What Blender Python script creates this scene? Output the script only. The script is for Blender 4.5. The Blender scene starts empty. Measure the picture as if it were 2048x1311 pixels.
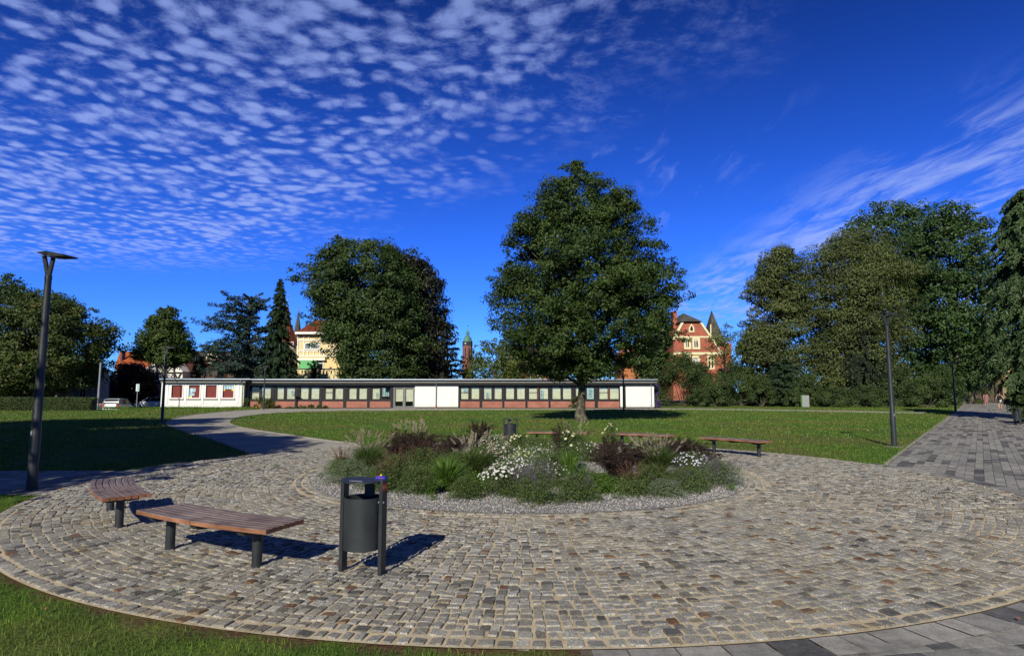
import bpy, math, random
import numpy as np
from mathutils import Vector
R = math.radians
C = bpy.context.scene.collection
SC = bpy.context.scene

# ------------------------------------------------------------------ camera, sky, sun, exposure
FPX, HORY, CAMH = 1220.0, 783.0, 1.7          # focal length and horizon in 2048-wide pixels, eye height
PITCH = math.atan((HORY - 655.5) / FPX)
cam = bpy.data.objects.new('camera', bpy.data.cameras.new('camera')); C.objects.link(cam)
cam.data.sensor_width = 36; cam.data.lens = 36 * FPX / 2048
cam.data.clip_start = 0.1; cam.data.clip_end = 6000
cam.location = (0, 0, CAMH); cam.rotation_euler = (R(90) + PITCH, 0, 0)
SC.camera = cam
SUN_EL, SUN_AZ = R(30.5), R(16.5)             # light travels away from the camera and 16.5 deg to the right
sd = Vector((math.sin(SUN_AZ) * math.cos(SUN_EL), math.cos(SUN_AZ) * math.cos(SUN_EL), -math.sin(SUN_EL)))
sun = bpy.data.objects.new('sun', bpy.data.lights.new('sun', 'SUN')); C.objects.link(sun)
sun.data.energy = 5.0; sun.data.angle = R(0.5); sun.data.color = (1.0, 0.94, 0.80)
sun.rotation_euler = sd.to_track_quat('-Z', 'Y').to_euler()
SC.view_settings.view_transform = 'Standard'; SC.view_settings.look = 'None'
SC.view_settings.exposure = 0.08; SC.view_settings.gamma = 1.0
SC.cycles.max_bounces = 8; SC.cycles.diffuse_bounces = 3; SC.cycles.glossy_bounces = 2
SC.cycles.transmission_bounces = 3; SC.cycles.transparent_max_bounces = 10; SC.cycles.caustics_reflective = False; SC.cycles.caustics_refractive = False


class NT:
    """small helper to wire shader nodes"""
    def __init__(s, tree):
        s.t = tree; s.t.nodes.clear()
    def n(s, typ, **kw):
        nd = s.t.nodes.new(typ)
        for k, v in kw.items():
            if k.startswith('i_'):
                key = k[2:]
                key = int(key) if key.isdigit() else key.replace('_', ' ')
                s.set(nd.inputs[key], v)
            else: setattr(nd, k, v)
        return nd
    def set(s, sock, v):
        if hasattr(v, 'is_output') or isinstance(v, bpy.types.NodeSocket): s.t.links.new(v, sock)
        elif isinstance(v, bpy.types.Node): s.t.links.new(v.outputs[0], sock)
        else:
            if isinstance(v, tuple) and len(v) == 3 and len(sock.default_value) == 4: v = (*v, 1)
            sock.default_value = v
    def math(s, op, a, b=None, c=None, clamp=False):
        nd = s.t.nodes.new('ShaderNodeMath'); nd.operation = op; nd.use_clamp = clamp
        s.set(nd.inputs[0], a)
        if b is not None: s.set(nd.inputs[1], b)
        if c is not None: s.set(nd.inputs[2], c)
        return nd.outputs[0]
    def mix(s, f, a, b, blend='MIX'):
        nd = s.t.nodes.new('ShaderNodeMix'); nd.data_type = 'RGBA'; nd.blend_type = blend
        s.set(nd.inputs[0], f); s.set(nd.inputs[6], a); s.set(nd.inputs[7], b)
        return nd.outputs[2]
    def noise(s, vec, scale, detail=2.0, rough=0.5, dist=0.0, out='Fac'):
        nd = s.t.nodes.new('ShaderNodeTexNoise')
        if vec is not None: s.set(nd.inputs['Vector'], vec)
        nd.inputs['Scale'].default_value = scale; nd.inputs['Detail'].default_value = detail
        nd.inputs['Roughness'].default_value = rough; nd.inputs['Distortion'].default_value = dist
        return nd.outputs[out]
    def ramp(s, fac, stops, interp='LINEAR'):
        nd = s.t.nodes.new('ShaderNodeValToRGB'); cr = nd.color_ramp; cr.interpolation = interp
        while len(cr.elements) < len(stops): cr.elements.new(0.5)
        for e, (p, c) in zip(cr.elements, stops):
            e.position = p
            e.color = (c, c, c, 1) if not isinstance(c, tuple) else (*c, 1)
        s.set(nd.inputs[0], fac); return nd.outputs[0]
    def maprange(s, v, a, b, c=0.0, d=1.0, smooth=True):
        nd = s.t.nodes.new('ShaderNodeMapRange')
        if smooth: nd.interpolation_type = 'SMOOTHSTEP'
        s.set(nd.inputs[0], v)
        for i, x in enumerate((a, b, c, d)): s.set(nd.inputs[i + 1], x)
        return nd.outputs[0]
    def mapping(s, vec, scale=(1, 1, 1), rot=(0, 0, 0), loc=(0, 0, 0)):
        nd = s.t.nodes.new('ShaderNodeMapping'); s.set(nd.inputs[0], vec)
        nd.inputs['Scale'].default_value = scale; nd.inputs['Rotation'].default_value = rot; nd.inputs['Location'].default_value = loc
        return nd.outputs[0]


def make_world():
    w = bpy.data.worlds.new('World'); SC.world = w; w.use_nodes = True
    t = NT(w.node_tree)
    sky = t.n('ShaderNodeTexSky', sky_type='NISHITA', sun_disc=False, sun_elevation=SUN_EL,
              sun_rotation=math.pi + SUN_AZ, air_density=1.0, dust_density=0.15, ozone_density=4.0, altitude=600)
    hs = t.n('ShaderNodeHueSaturation', i_Hue=0.513, i_Saturation=1.18, i_Value=1.0, i_Color=sky.outputs[0])
    blue = t.mix(1.0, hs.outputs[0], SKY_TINT, 'MULTIPLY')
    tc = t.n('ShaderNodeTexCoord')
    sx = t.n('ShaderNodeSeparateXYZ', i_0=tc.outputs['Generated'])
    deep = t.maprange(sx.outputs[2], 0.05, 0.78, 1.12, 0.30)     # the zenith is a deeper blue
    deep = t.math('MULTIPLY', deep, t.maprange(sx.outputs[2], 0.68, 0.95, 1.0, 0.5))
    deep = t.math('MULTIPLY', deep, t.maprange(sx.outputs[1], 0.15, -0.7, 1.0, 0.6))  # overhead and behind the camera dimmed further, to weaken the sky's fill light
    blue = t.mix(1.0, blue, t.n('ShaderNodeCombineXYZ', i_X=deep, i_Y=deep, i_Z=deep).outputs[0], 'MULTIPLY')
    z = t.math('MAXIMUM', sx.outputs[2], 0.02)
    u = t.math('DIVIDE', sx.outputs[0], z); v = t.math('DIVIDE', sx.outputs[1], z)
    uv = t.n('ShaderNodeCombineXYZ', i_X=u, i_Y=v, i_Z=0.0).outputs[0]
    warp = t.noise(uv, 1.6, 3, 0.5, out='Color')
    uvw = t.n('ShaderNodeVectorMath', operation='MULTIPLY_ADD', i_0=warp, i_1=(0.22, 0.22, 0.0), i_2=uv).outputs[0]
    # fleecy deck in the left half of the sky
    e = t.math('SUBTRACT', t.math('MULTIPLY_ADD', u, -1.20, 2.70), v)
    e = t.math('MINIMUM', e, t.math('MULTIPLY_ADD', u, -2.4, 1.7))
    bign = t.noise(uv, 1.3, 4, 0.6)
    e = t.math('MULTIPLY_ADD', t.math('SUBTRACT', bign, 0.5), 2.2, e)
    m1 = t.maprange(e, -0.35, 1.15)
    m1 = t.math('MULTIPLY', m1, t.math('MULTIPLY', t.maprange(v, 3.7, 5.4, 1.0, 0.0), t.maprange(v, 0.1, 0.9)))
    vor = t.n('ShaderNodeTexVoronoi', feature='SMOOTH_F1', i_Vector=uvw, i_Scale=14.5, i_Smoothness=0.75, i_Randomness=1.0)
    puff = t.maprange(vor.outputs['Distance'], 0.68, 0.10)
    fine = t.noise(uvw, 30, 5, 0.7)
    mid = t.noise(uvw, 7.0, 5, 0.65)
    puff = t.math('MULTIPLY', puff, t.maprange(u, -0.15, 0.45, 1.0, 0.30))
    big2 = t.math('MULTIPLY_ADD', t.noise(uv, 2.3, 3, 0.55), 1.1, -0.55)
    p = t.math('ADD', t.math('MULTIPLY_ADD', puff, 0.62, big2), t.math('MULTIPLY_ADD', fine, 0.85, t.math('MULTIPLY', mid, 1.15)))
    p = t.maprange(p, 0.90, 1.75)
    c1 = t.math('MULTIPLY', p, m1)
    # streaks to the right
    st = t.mapping(uvw, scale=(5.0, 1.3, 1), rot=(0, 0, R(-9)))
    s1 = t.noise(st, 1.3, 7, 0.66, 0.4)
    s2 = t.noise(uvw, 0.75, 2, 0.5)
    cover = t.math('MULTIPLY', t.maprange(u, 1.25, 2.0), t.maprange(v, 1.5, 2.3))
    cover = t.math('MULTIPLY', cover, t.maprange(v, 11.0, 7.0))
    c2 = t.math('MULTIPLY', t.maprange(t.math('MULTIPLY_ADD', s2, 0.55, s1), 0.66, 0.98), cover)
    cov3 = t.math('MULTIPLY', t.maprange(u, 0.05, 0.4), t.maprange(u, 1.3, 0.8))
    cov3 = t.math('MULTIPLY', cov3, t.math('MULTIPLY', t.maprange(v, 1.8, 2.3), t.maprange(v, 4.5, 3.0)))
    st3 = t.mapping(uvw, scale=(6.0, 1.6, 1), rot=(0, 0, R(-24)))
    c3 = t.math('MULTIPLY', t.maprange(t.noise(st3, 1.1, 5, 0.6, 0.3), 0.55, 0.80, 0.0, 0.45), cov3)
    cl = t.math('MAXIMUM', t.math('MAXIMUM', c1, c2), c3)
    cl = t.math('MULTIPLY', cl, t.maprange(sx.outputs[2], 0.03, 0.12))
    lum = t.maprange(sx.outputs[2], 0.10, 0.85, 1.0, 0.55)
    cloud = t.mix(1.0, CLOUD, t.n('ShaderNodeCombineXYZ', i_X=lum, i_Y=lum, i_Z=lum).outputs[0], 'MULTIPLY')
    col = t.mix(t.math('MULTIPLY', cl, 0.84), blue, cloud)
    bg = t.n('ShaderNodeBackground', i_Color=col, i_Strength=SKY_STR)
    t.n('ShaderNodeOutputWorld', i_Surface=bg.outputs[0])


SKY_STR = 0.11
SKY_TINT = (0.26, 0.60, 1.38)
CLOUD = (2.9, 4.0, 8.6)
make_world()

# ------------------------------------------------------------------ from a photo pixel to a point of the place
def ray(px, py):
    dx, dy = px - 1024.0, 655.5 - py
    return (dx, FPX * math.cos(PITCH) - dy * math.sin(PITCH), FPX * math.sin(PITCH) + dy * math.cos(PITCH))
def at(px, py, Y):
    r = ray(px, py); t = Y / r[1]; return (r[0] * t, Y, CAMH + r[2] * t)
def gp(px, py, z=0.0):
    r = ray(px, py); t = (z - CAMH) / r[2]; return (r[0] * t, r[1] * t)

# ------------------------------------------------------------------ materials
MATS = {}
def mat(name, fn):
    if name in MATS: return MATS[name]
    m = bpy.data.materials.new(name); m.use_nodes = True
    t = NT(m.node_tree); fn(t); MATS[name] = m; return m
def finish(t, shader): t.n('ShaderNodeOutputMaterial', i_Surface=shader)
def coords(t): return t.n('ShaderNodeNewGeometry').outputs['Position']
def bsdf(t, col, rough=0.7, metal=0.0, spec=0.3, height=None, bstr=0.4, bdist=0.01, **kw):
    b = t.n('ShaderNodeBsdfPrincipled', i_Base_Color=col, i_Roughness=rough, i_Metallic=metal)
    b.inputs['Specular IOR Level'].default_value = spec
    if height is not None:
        bm = t.n('ShaderNodeBump', i_Strength=bstr, i_Distance=bdist, i_Height=height)
        t.set(b.inputs['Normal'], bm.outputs[0])
    return b.outputs[0]
def simple(name, col, rough=0.6, metal=0.0, spec=0.3, var=0.15, scale=6.0, bump=0.0):
    def fn(t):
        p = coords(t); n = t.noise(p, scale, 4, 0.6)
        c = t.mix(1.0, col, t.ramp(n, [(0.3, 1 - var), (0.7, 1 + var * 0.4)]), 'MULTIPLY')
        n2 = t.noise(p, scale * 12, 3, 0.6)
        finish(t, bsdf(t, c, rough, metal, spec, n2 if bump else None, bump, 0.01))
    return mat(name, fn)
def leafmat(name, dark, pale_tone, extra=None, trans=0.22, rough=0.5):
    def fn(t):
        a = t.n('ShaderNodeAttribute', attribute_name='tint').outputs['Fac']
        stops = [(0.0, dark), (0.72, pale_tone)]  # leaf tone from dark to pale, varied by tint
        if extra: stops.append((0.93, pale_tone)); stops.append((0.97, extra))
        c = t.ramp(a, stops)
        n = t.noise(coords(t), 0.9, 3, 0.6)
        c = t.mix(1.0, c, t.ramp(n, [(0.3, 0.72), (0.7, 1.2)]), 'MULTIPLY')
        b = bsdf(t, c, rough, 0, 0.35)
        tr = t.n('ShaderNodeBsdfTranslucent', i_Color=t.mix(1.0, c, (1.5, 1.7, 0.7), 'MULTIPLY'))
        ms = t.n('ShaderNodeMixShader', i_0=trans, i_1=b, i_2=tr.outputs[0])
        finish(t, ms.outputs[0])
    return mat(name, fn)
def barkmat(name, a, b):
    def fn(t):
        p = coords(t); m = t.mapping(p, scale=(9, 9, 2.0))
        n = t.noise(m, 1.6, 5, 0.65); n2 = t.noise(p, 2.2, 3, 0.6)
        c = t.mix(t.ramp(n, [(0.35, 0), (0.65, 1)]), a, b)
        c = t.mix(t.ramp(n2, [(0.5, 0), (0.62, 0.5)]), c, (0.22, 0.22, 0.15))
        finish(t, bsdf(t, c, 0.85, 0, 0.2, n, 0.8, 0.03))
    return mat(name, fn)
def brickmat(name, c1, c2, mortar, bw=0.24, bh=0.075, plane='XZ', ms=0.012):
    def fn(t):
        p = coords(t)
        s = t.n('ShaderNodeSeparateXYZ', i_0=p)
        h = s.outputs[0] if plane == 'XZ' else t.math('ADD', s.outputs[0], s.outputs[1])
        q = t.n('ShaderNodeCombineXYZ', i_X=h, i_Y=s.outputs[2], i_Z=0.0).outputs[0]
        br = t.n('ShaderNodeTexBrick', i_Vector=q, i_Color1=c1, i_Color2=c2, i_Mortar=mortar, i_Scale=1.0)
        br.inputs['Brick Width'].default_value = bw; br.inputs['Row Height'].default_value = bh
        br.inputs['Mortar Size'].default_value = ms; br.inputs['Bias'].default_value = -0.1
        n = t.noise(p, 1.4, 4, 0.6)
        c = t.mix(1.0, br.outputs['Color'], t.ramp(n, [(0.3, 0.78), (0.7, 1.12)]), 'MULTIPLY')
        finish(t, bsdf(t, c, 0.85, 0, 0.2, t.math('SUBTRACT', 1.0, br.outputs['Fac']), 0.4, 0.008))
    return mat(name, fn)
def tilemat(name, a, b, row=0.3, w=0.22):
    def fn(t):
        p = coords(t); s = t.n('ShaderNodeSeparateXYZ', i_0=p)
        h = t.math('ADD', s.outputs[0], t.math('MULTIPLY', s.outputs[1], 0.9))
        q = t.n('ShaderNodeCombineXYZ', i_X=h, i_Y=s.outputs[2], i_Z=0.0).outputs[0]
        br = t.n('ShaderNodeTexBrick', i_Vector=q, i_Color1=a, i_Color2=b, i_Mortar=tuple(x * 0.35 for x in a), i_Scale=1.0)
        br.inputs['Brick Width'].default_value = w; br.inputs['Row Height'].default_value = row; br.inputs['Mortar Size'].default_value = 0.025
        n = t.noise(p, 1.1, 5, 0.7)
        c = t.mix(1.0, br.outputs['Color'], t.ramp(n, [(0.3, 0.62), (0.7, 1.25)]), 'MULTIPLY')
        finish(t, bsdf(t, c, 0.8, 0, 0.2, t.math('SUBTRACT', 1.0, br.outputs['Fac']), 0.6, 0.03))
    return mat(name, fn)
def plaster(name, col, dirt=0.12):
    def fn(t):
        p = coords(t)
        n = t.noise(t.mapping(p, scale=(1.6, 1.6, 0.35)), 1.3, 5, 0.65); n2 = t.noise(p, 30, 3, 0.6)
        s = t.n('ShaderNodeSeparateXYZ', i_0=p)
        low = t.maprange(t.math('MULTIPLY_ADD', t.noise(p, 2.5, 4, 0.7), 0.9, s.outputs[2]), 0.45, 1.0, 0.30, 0.0)
        c = t.mix(t.ramp(n, [(0.45, 0), (0.75, dirt * 2)]), col, tuple(x * 0.62 for x in col))
        c = t.mix(low, c, (0.28, 0.26, 0.2))
        finish(t, bsdf(t, c, 0.85, 0, 0.2, n2, 0.15, 0.005))
    return mat(name, fn)
def glassmat():
    def fn(t):
        fr = t.n('ShaderNodeFresnel', i_IOR=1.5)
        g = t.n('ShaderNodeBsdfGlossy', i_Color=(0.9, 0.95, 1.0), i_Roughness=0.03)
        tr = t.n('ShaderNodeBsdfTransparent', i_Color=(0.93, 0.94, 0.92))
        f = t.math('MULTIPLY_ADD', fr.outputs[0], 1.2, 0.02, clamp=True)
        ms = t.n('ShaderNodeMixShader', i_0=f, i_1=tr.outputs[0], i_2=g.outputs[0]); finish(t, ms.outputs[0])
    return mat('window_glass', fn)

anthracite = simple('anthracite_powder_coat', (0.027, 0.031, 0.033), 0.45, 0.0, 0.45, 0.4, 5, 0.12)
gutter_m = simple('zinc_gutter', (0.30, 0.35, 0.42), 0.4, 0.5, 0.5, 0.2, 4)
darkframe = simple('dark_brown_timber', (0.016, 0.013, 0.016), 0.6, 0, 0.3, 0.2, 5)
greyframe = simple('grey_frame', (0.17, 0.17, 0.175), 0.45, 0, 0.4, 0.1, 5)
white_p = plaster('white_plaster', (0.74, 0.74, 0.70))
white_t = simple('white_trim', (0.78, 0.78, 0.74), 0.6, 0, 0.3, 0.08, 4)
soffit = simple('eave_boards', (0.20, 0.20, 0.19), 0.8, 0, 0.2, 0.15, 3)
roofing = simple('bitumen_roof', (0.05, 0.05, 0.055), 0.9, 0, 0.1, 0.3, 1)
brick_r = brickmat('red_brick_panel', (0.36, 0.105, 0.065), (0.27, 0.075, 0.05), (0.36, 0.22, 0.17))
brick_v = brickmat('villa_brick', (0.47, 0.105, 0.062), (0.37, 0.08, 0.05), (0.33, 0.17, 0.12), plane='XYZ')
brick_d = brickmat('weathered_brick', (0.11, 0.07, 0.055), (0.07, 0.05, 0.045), (0.12, 0.1, 0.09), plane='XYZ')
brick_t = brickmat('tower_brick', (0.26, 0.10, 0.08), (0.2, 0.08, 0.06), (0.25, 0.14, 0.11), 0.8, 0.3, 'XYZ', 0.03)
cream = plaster('cream_render', (0.74, 0.63, 0.36), 0.05)
yellow = plaster('pale_yellow_render', (0.76, 0.58, 0.30), 0.05)
tan = plaster('tan_render', (0.42, 0.32, 0.17), 0.1)
blue_wall = plaster('pale_blue_render', (0.30, 0.36, 0.42), 0.1)  # even pale blue wall colour
slate = tilemat('slate_roof', (0.075, 0.072, 0.068), (0.045, 0.044, 0.046))
slate_l = tilemat('lichen_slate', (0.16, 0.155, 0.12), (0.07, 0.07, 0.07), 0.22, 0.2)
redtile = tilemat('red_clay_tiles', (0.30, 0.075, 0.035), (0.2, 0.05, 0.03))
orangetile = tilemat('orange_clay_tiles', (0.52, 0.13, 0.04), (0.4, 0.10, 0.035))
browntile = tilemat('brown_clay_tiles', (0.10, 0.04, 0.03), (0.07, 0.03, 0.025))
copper = simple('green_copper', (0.10, 0.24, 0.19), 0.6, 0.1, 0.3, 0.4, 0.8)
darkcopper = simple('dark_slate_drum', (0.035, 0.045, 0.05), 0.7, 0, 0.3, 0.3, 0.8)
glass = glassmat()
interior = simple('dark_interior', (0.006, 0.006, 0.007), 0.9, 0, 0.1, 0.3, 2)
darkglass = simple('dark_window_glass', (0.012, 0.014, 0.02), 0.08, 0, 0.8, 0.3, 1)
blueglass = simple('sky_painted_glass', (0.20, 0.27, 0.36), 0.15, 0, 0.8, 0.2, 1)  # reflected sky painted into the panes as pale blue
curtain_m = simple('pleated_curtain', (0.86, 0.88, 0.74), 0.9, 0, 0.1, 0.12, 3)
shutter_m = simple('maroon_shutter', (0.21, 0.035, 0.025), 0.5, 0, 0.35, 0.15, 5)
paper_m = simple('pale_blue_paper', (0.52, 0.74, 0.80), 0.7, 0, 0.2, 0.05, 5)
paperdark = simple('printed_ink', (0.05, 0.12, 0.25), 0.7, 0, 0.2, 0.3, 20)
yel_m = simple('yellow_card', (0.75, 0.68, 0.08), 0.7, 0, 0.2, 0.05, 5)
bark = barkmat('rough_bark', (0.055, 0.042, 0.03), (0.15, 0.12, 0.085))
barkp = barkmat('beech_bark', (0.032, 0.027, 0.020), (0.095, 0.08, 0.055))
barkd = barkmat('dark_bark', (0.03, 0.022, 0.018), (0.07, 0.055, 0.045))
green_awn = simple('green_awning', (0.14, 0.42, 0.17), 0.8, 0, 0.2, 0.1, 2)
cabinet_m = simple('grey_cabinet', (0.27, 0.29, 0.28), 0.6, 0, 0.3, 0.15, 4)
cabgreen = simple('lime_edge', (0.25, 0.45, 0.16), 0.6, 0, 0.3, 0.1, 4)
red_pl = simple('red_plastic', (0.5, 0.03, 0.02), 0.4, 0, 0.4, 0.1, 5)
blue_pl = simple('blue_film', (0.02, 0.05, 0.5), 0.35, 0, 0.5, 0.1, 30)
tyre_m = simple('tyre_rubber', (0.015, 0.015, 0.016), 0.8, 0, 0.2, 0.2, 8)
rim_m = simple('alloy_rim', (0.5, 0.5, 0.52), 0.35, 0.7, 0.5, 0.1, 8)
silver = simple('silver_paint', (0.50, 0.56, 0.56), 0.3, 0.35, 0.5, 0.04, 2)
whitecar = simple('white_paint', (0.82, 0.82, 0.84), 0.25, 0.0, 0.5, 0.03, 2)
darkcar = simple('dark_blue_paint', (0.03, 0.04, 0.065), 0.25, 0.2, 0.5, 0.05, 2)
signw = simple('sign_face', (0.62, 0.72, 0.72), 0.5, 0, 0.3, 0.05, 5)
signg = simple('sign_print', (0.05, 0.25, 0.2), 0.5, 0, 0.3, 0.1, 5)
galv = simple('galvanised_pole', (0.30, 0.33, 0.36), 0.5, 0.3, 0.4, 0.2, 4)
timber = simple('black_timber', (0.035, 0.025, 0.022), 0.8, 0, 0.2, 0.3, 3)
halforange = plaster('orange_infill', (0.6, 0.24, 0.07), 0.05)
stone_trim = simple('cream_stone_trim', (0.74, 0.68, 0.42), 0.8, 0, 0.2, 0.12, 2)
concrete = simple('concrete_footing', (0.20, 0.195, 0.175), 0.9, 0, 0.2, 0.3, 7, 0.3)

# ------------------------------------------------------------------ mesh helpers
def raw(name, V, Fc, m, parent=None, smooth=False, tint=None, mats=None, midx=None):
    """V (n,3) array, Fc either (k,m) array or list of tuples"""
    me = bpy.data.meshes.new(name)
    V = np.asarray(V, dtype=np.float32)
    if isinstance(Fc, np.ndarray):
        k, n = Fc.shape
        me.vertices.add(len(V)); me.vertices.foreach_set('co', V.ravel())
        me.loops.add(k * n); me.loops.foreach_set('vertex_index', Fc.astype(np.int32).ravel())
        me.polygons.add(k); me.polygons.foreach_set('loop_start', np.arange(0, k * n, n, dtype=np.int32))
        me.update(calc_edges=True)
    else:
        me.from_pydata([tuple(map(float, v)) for v in V], [], [tuple(int(i) for i in f) for f in Fc]); me.update()
    nf = len(me.polygons)
    me.polygons.foreach_set('use_smooth', np.full(nf, bool(smooth)))
    for x in (mats or [m]): me.materials.append(x)
    if midx is not None: me.polygons.foreach_set('material_index', np.asarray(midx, dtype=np.int32))
    if tint is not None:
        a = me.attributes.new('tint', 'FLOAT', 'FACE'); a.data.foreach_set('value', np.asarray(tint, dtype=np.float32))
    o = bpy.data.objects.new(name, me); C.objects.link(o)
    if parent is not None: o.parent = parent
    return o

class MB:
    def __init__(s): s.v = []; s.f = []; s.m = []; s.cur = 0
    def add(s, vs, fs):
        b = len(s.v); s.v += [tuple(v) for v in vs]; s.f += [tuple(i + b for i in f) for f in fs]; s.m += [s.cur] * len(fs)
        return s
    def box(s, x0, x1, y0, y1, z0, z1):
        vs = [(x0, y0, z0), (x1, y0, z0), (x1, y1, z0), (x0, y1, z0), (x0, y0, z1), (x1, y0, z1), (x1, y1, z1), (x0, y1, z1)]
        return s.add(vs, [(0, 3, 2, 1), (4, 5, 6, 7), (0, 1, 5, 4), (1, 2, 6, 5), (2, 3, 7, 6), (3, 0, 4, 7)])
    def bar(s, a, b, w, d=None, up=(0, 0, 1)):
        """rectangular bar from a to b"""
        d = d or w; a = Vector(a); b = Vector(b); ax = (b - a).normalized(); up = Vector(up)
        if abs(ax.dot(up)) > 0.98: up = Vector((1, 0, 0))
        sx = ax.cross(up).normalized() * w / 2; sy = sx.normalized().cross(ax).normalized() * d / 2
        vs = [a - sx - sy, a + sx - sy, a + sx + sy, a - sx + sy, b - sx - sy, b + sx - sy, b + sx + sy, b - sx + sy]
        return s.add(vs, [(0, 3, 2, 1), (4, 5, 6, 7), (0, 1, 5, 4), (1, 2, 6, 5), (2, 3, 7, 6), (3, 0, 4, 7)])
    def tube(s, pts, rad, n=8, caps=True):
        pts = [Vector(p) for p in pts]
        if not isinstance(rad, (list, tuple)): rad = [rad] * len(pts)
        b = len(s.v); prev = None
        for i, p in enumerate(pts):
            ax = (pts[min(i + 1, len(pts) - 1)] - pts[max(i - 1, 0)]).normalized()
            ref = prev if prev is not None else (Vector((1, 0, 0)) if abs(ax.x) < 0.9 else Vector((0, 1, 0)))
            e1 = (ref - ax * ref.dot(ax)).normalized(); e2 = ax.cross(e1); prev = e1
            for k in range(n):
                a = 2 * math.pi * k / n
                s.v.append(tuple(p + (e1 * math.cos(a) + e2 * math.sin(a)) * rad[i]))
        fs = []
        for i in range(len(pts) - 1):
            for k in range(n):
                k2 = (k + 1) % n
                fs.append((b + i * n + k, b + i * n + k2, b + (i + 1) * n + k2, b + (i + 1) * n + k))
        if caps:
            fs.append(tuple(b + k for k in range(n))[::-1]); fs.append(tuple(b + (len(pts) - 1) * n + k for k in range(n)))
        s.f += fs; s.m += [s.cur] * len(fs); return s
    def prism(s, poly, h0, h1, axis='z'):
        n = len(poly)
        def P(a, b, h): return (a, b, h) if axis == 'z' else ((a, h, b) if axis == 'y' else (h, a, b))
        vs = [P(a, b, h0) for a, b in poly] + [P(a, b, h1) for a, b in poly]
        fs = [tuple(range(n))[::-1], tuple(range(n, 2 * n))] + [(i, (i + 1) % n, n + (i + 1) % n, n + i) for i in range(n)]
        return s.add(vs, fs)
    def lathe(s, prof, cx=0, cy=0, n=16, close=True):
        b = len(s.v)
        for r, z in prof:
            for k in range(n):
                a = 2 * math.pi * k / n; s.v.append((cx + r * math.cos(a), cy + r * math.sin(a), z))
        fs = [(b + i * n + k, b + i * n + (k + 1) % n, b + (i + 1) * n + (k + 1) % n, b + (i + 1) * n + k) for i in range(len(prof) - 1) for k in range(n)]
        if close:
            fs.append(tuple(b + k for k in range(n))[::-1]); fs.append(tuple(b + (len(prof) - 1) * n + k for k in range(n)))
        s.f += fs; s.m += [s.cur] * len(fs); return s
    def build(s, name, m, parent=None, smooth=False, bevel=0.0, mats=None):
        o = raw(name, np.array(s.v), s.f, m, parent, False, None, mats, s.m if mats else None)
        if smooth:
            me = o.data; me.polygons.foreach_set('use_smooth', np.ones(len(me.polygons), dtype=bool))
            if hasattr(me, 'set_sharp_from_angle'): me.set_sharp_from_angle(angle=R(40))
        if bevel:
            bv = o.modifiers.new('bevel', 'BEVEL'); bv.width = bevel; bv.segments = 2; bv.limit_method = 'ANGLE'
        return o

def tag(o, label=None, cat=None, group=None, kind=None):
    if label: o['label'] = label
    if cat: o['category'] = cat
    if group: o['group'] = group
    if kind: o['kind'] = kind
    return o
def empty(name, loc=(0, 0, 0), rz=0.0, label=None, cat=None, group=None):
    o = bpy.data.objects.new(name, None); C.objects.link(o); o.location = loc; o.rotation_euler = (0, 0, rz)
    o.empty_display_size = 0.1
    return tag(o, label, cat, group)
def copy_tree(o, parent=None):
    c = o.copy(); C.objects.link(c)
    if parent is not None: c.parent = parent
    for ch in [x for x in bpy.data.objects if x.parent == o]: copy_tree(ch, c)
    return c

# ------------------------------------------------------------------ layout of the ground
PC, PR = np.array((0.28, 12.55)), 8.34           # cobbled circle
BC, BR = np.array((0.31, 13.0)), 4.33            # planting bed
def inpoly(x, y, poly):
    c = np.zeros(len(x), bool); n = len(poly); j = n - 1
    for i in range(n):
        xi, yi = poly[i]; xj, yj = poly[j]
        if yi != yj: c ^= ((yi > y) != (yj > y)) & (x < (xj - xi) * (y - yi) / (yj - yi) + xi)
        j = i
    return c
def smooth_line(pts, it=2):
    for _ in range(it):
        q = [pts[0]]
        for a, b in zip(pts[:-1], pts[1:]):
            q += [(a[0] * .75 + b[0] * .25, a[1] * .75 + b[1] * .25), (a[0] * .25 + b[0] * .75, a[1] * .25 + b[1] * .75)]
        pts = q + [pts[-1]]
    return pts
# winding path from the circle to the pavilion: left edge, then the inner edge of the lawn
WL = smooth_line([(-5.2, 14.2), gp(513, 914), gp(470, 895), gp(420, 877), gp(365, 862), gp(328, 848), gp(345, 836), gp(400, 827), gp(470, 821), gp(520, 818.3)])
WR = smooth_line([(-3.0, 16.0), gp(735, 890), gp(660, 882), gp(575, 869), gp(500, 859), gp(452, 847), gp(470, 834), gp(540, 826), gp(640, 822.3), gp(800, 820.6), gp(1000, 819.4), gp(1300, 818.8), gp(1450, 819), gp(1850, 826.5)])
WALK_FAR = [gp(1863, 824.3), gp(1600, 819.3), gp(1400, 816.4), gp(1315, 815.9), (16.0, 63.6), (-26.0, 63.6)]
winding = WL + [(-26.0, 63.6)] + list(reversed(WALK_FAR))[1:] + list(reversed(WR))
# paved avenue to the right and the strip to the left
d_av = np.array((39.3, 51.4)); d_av = d_av / np.hypot(*d_av); n_av = np.array((d_av[1], -d_av[0]))
A0 = np.array((8.66, 14.35)); WAV = 4.9
def av(s, t): return tuple(A0 + d_av * s + n_av * t)
avenue = [av(-6, 0), av(110, 0), av(110, WAV), av(-6, WAV)]
west = [(-60, 13.45), (-6.0, 13.45), (-6.0, 10.3), (-60, 10.3)]
near = [(0.42, 1.0), (0.46, 5.5), (8, 8.5), (20, 10), (20, 1.0)]

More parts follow.
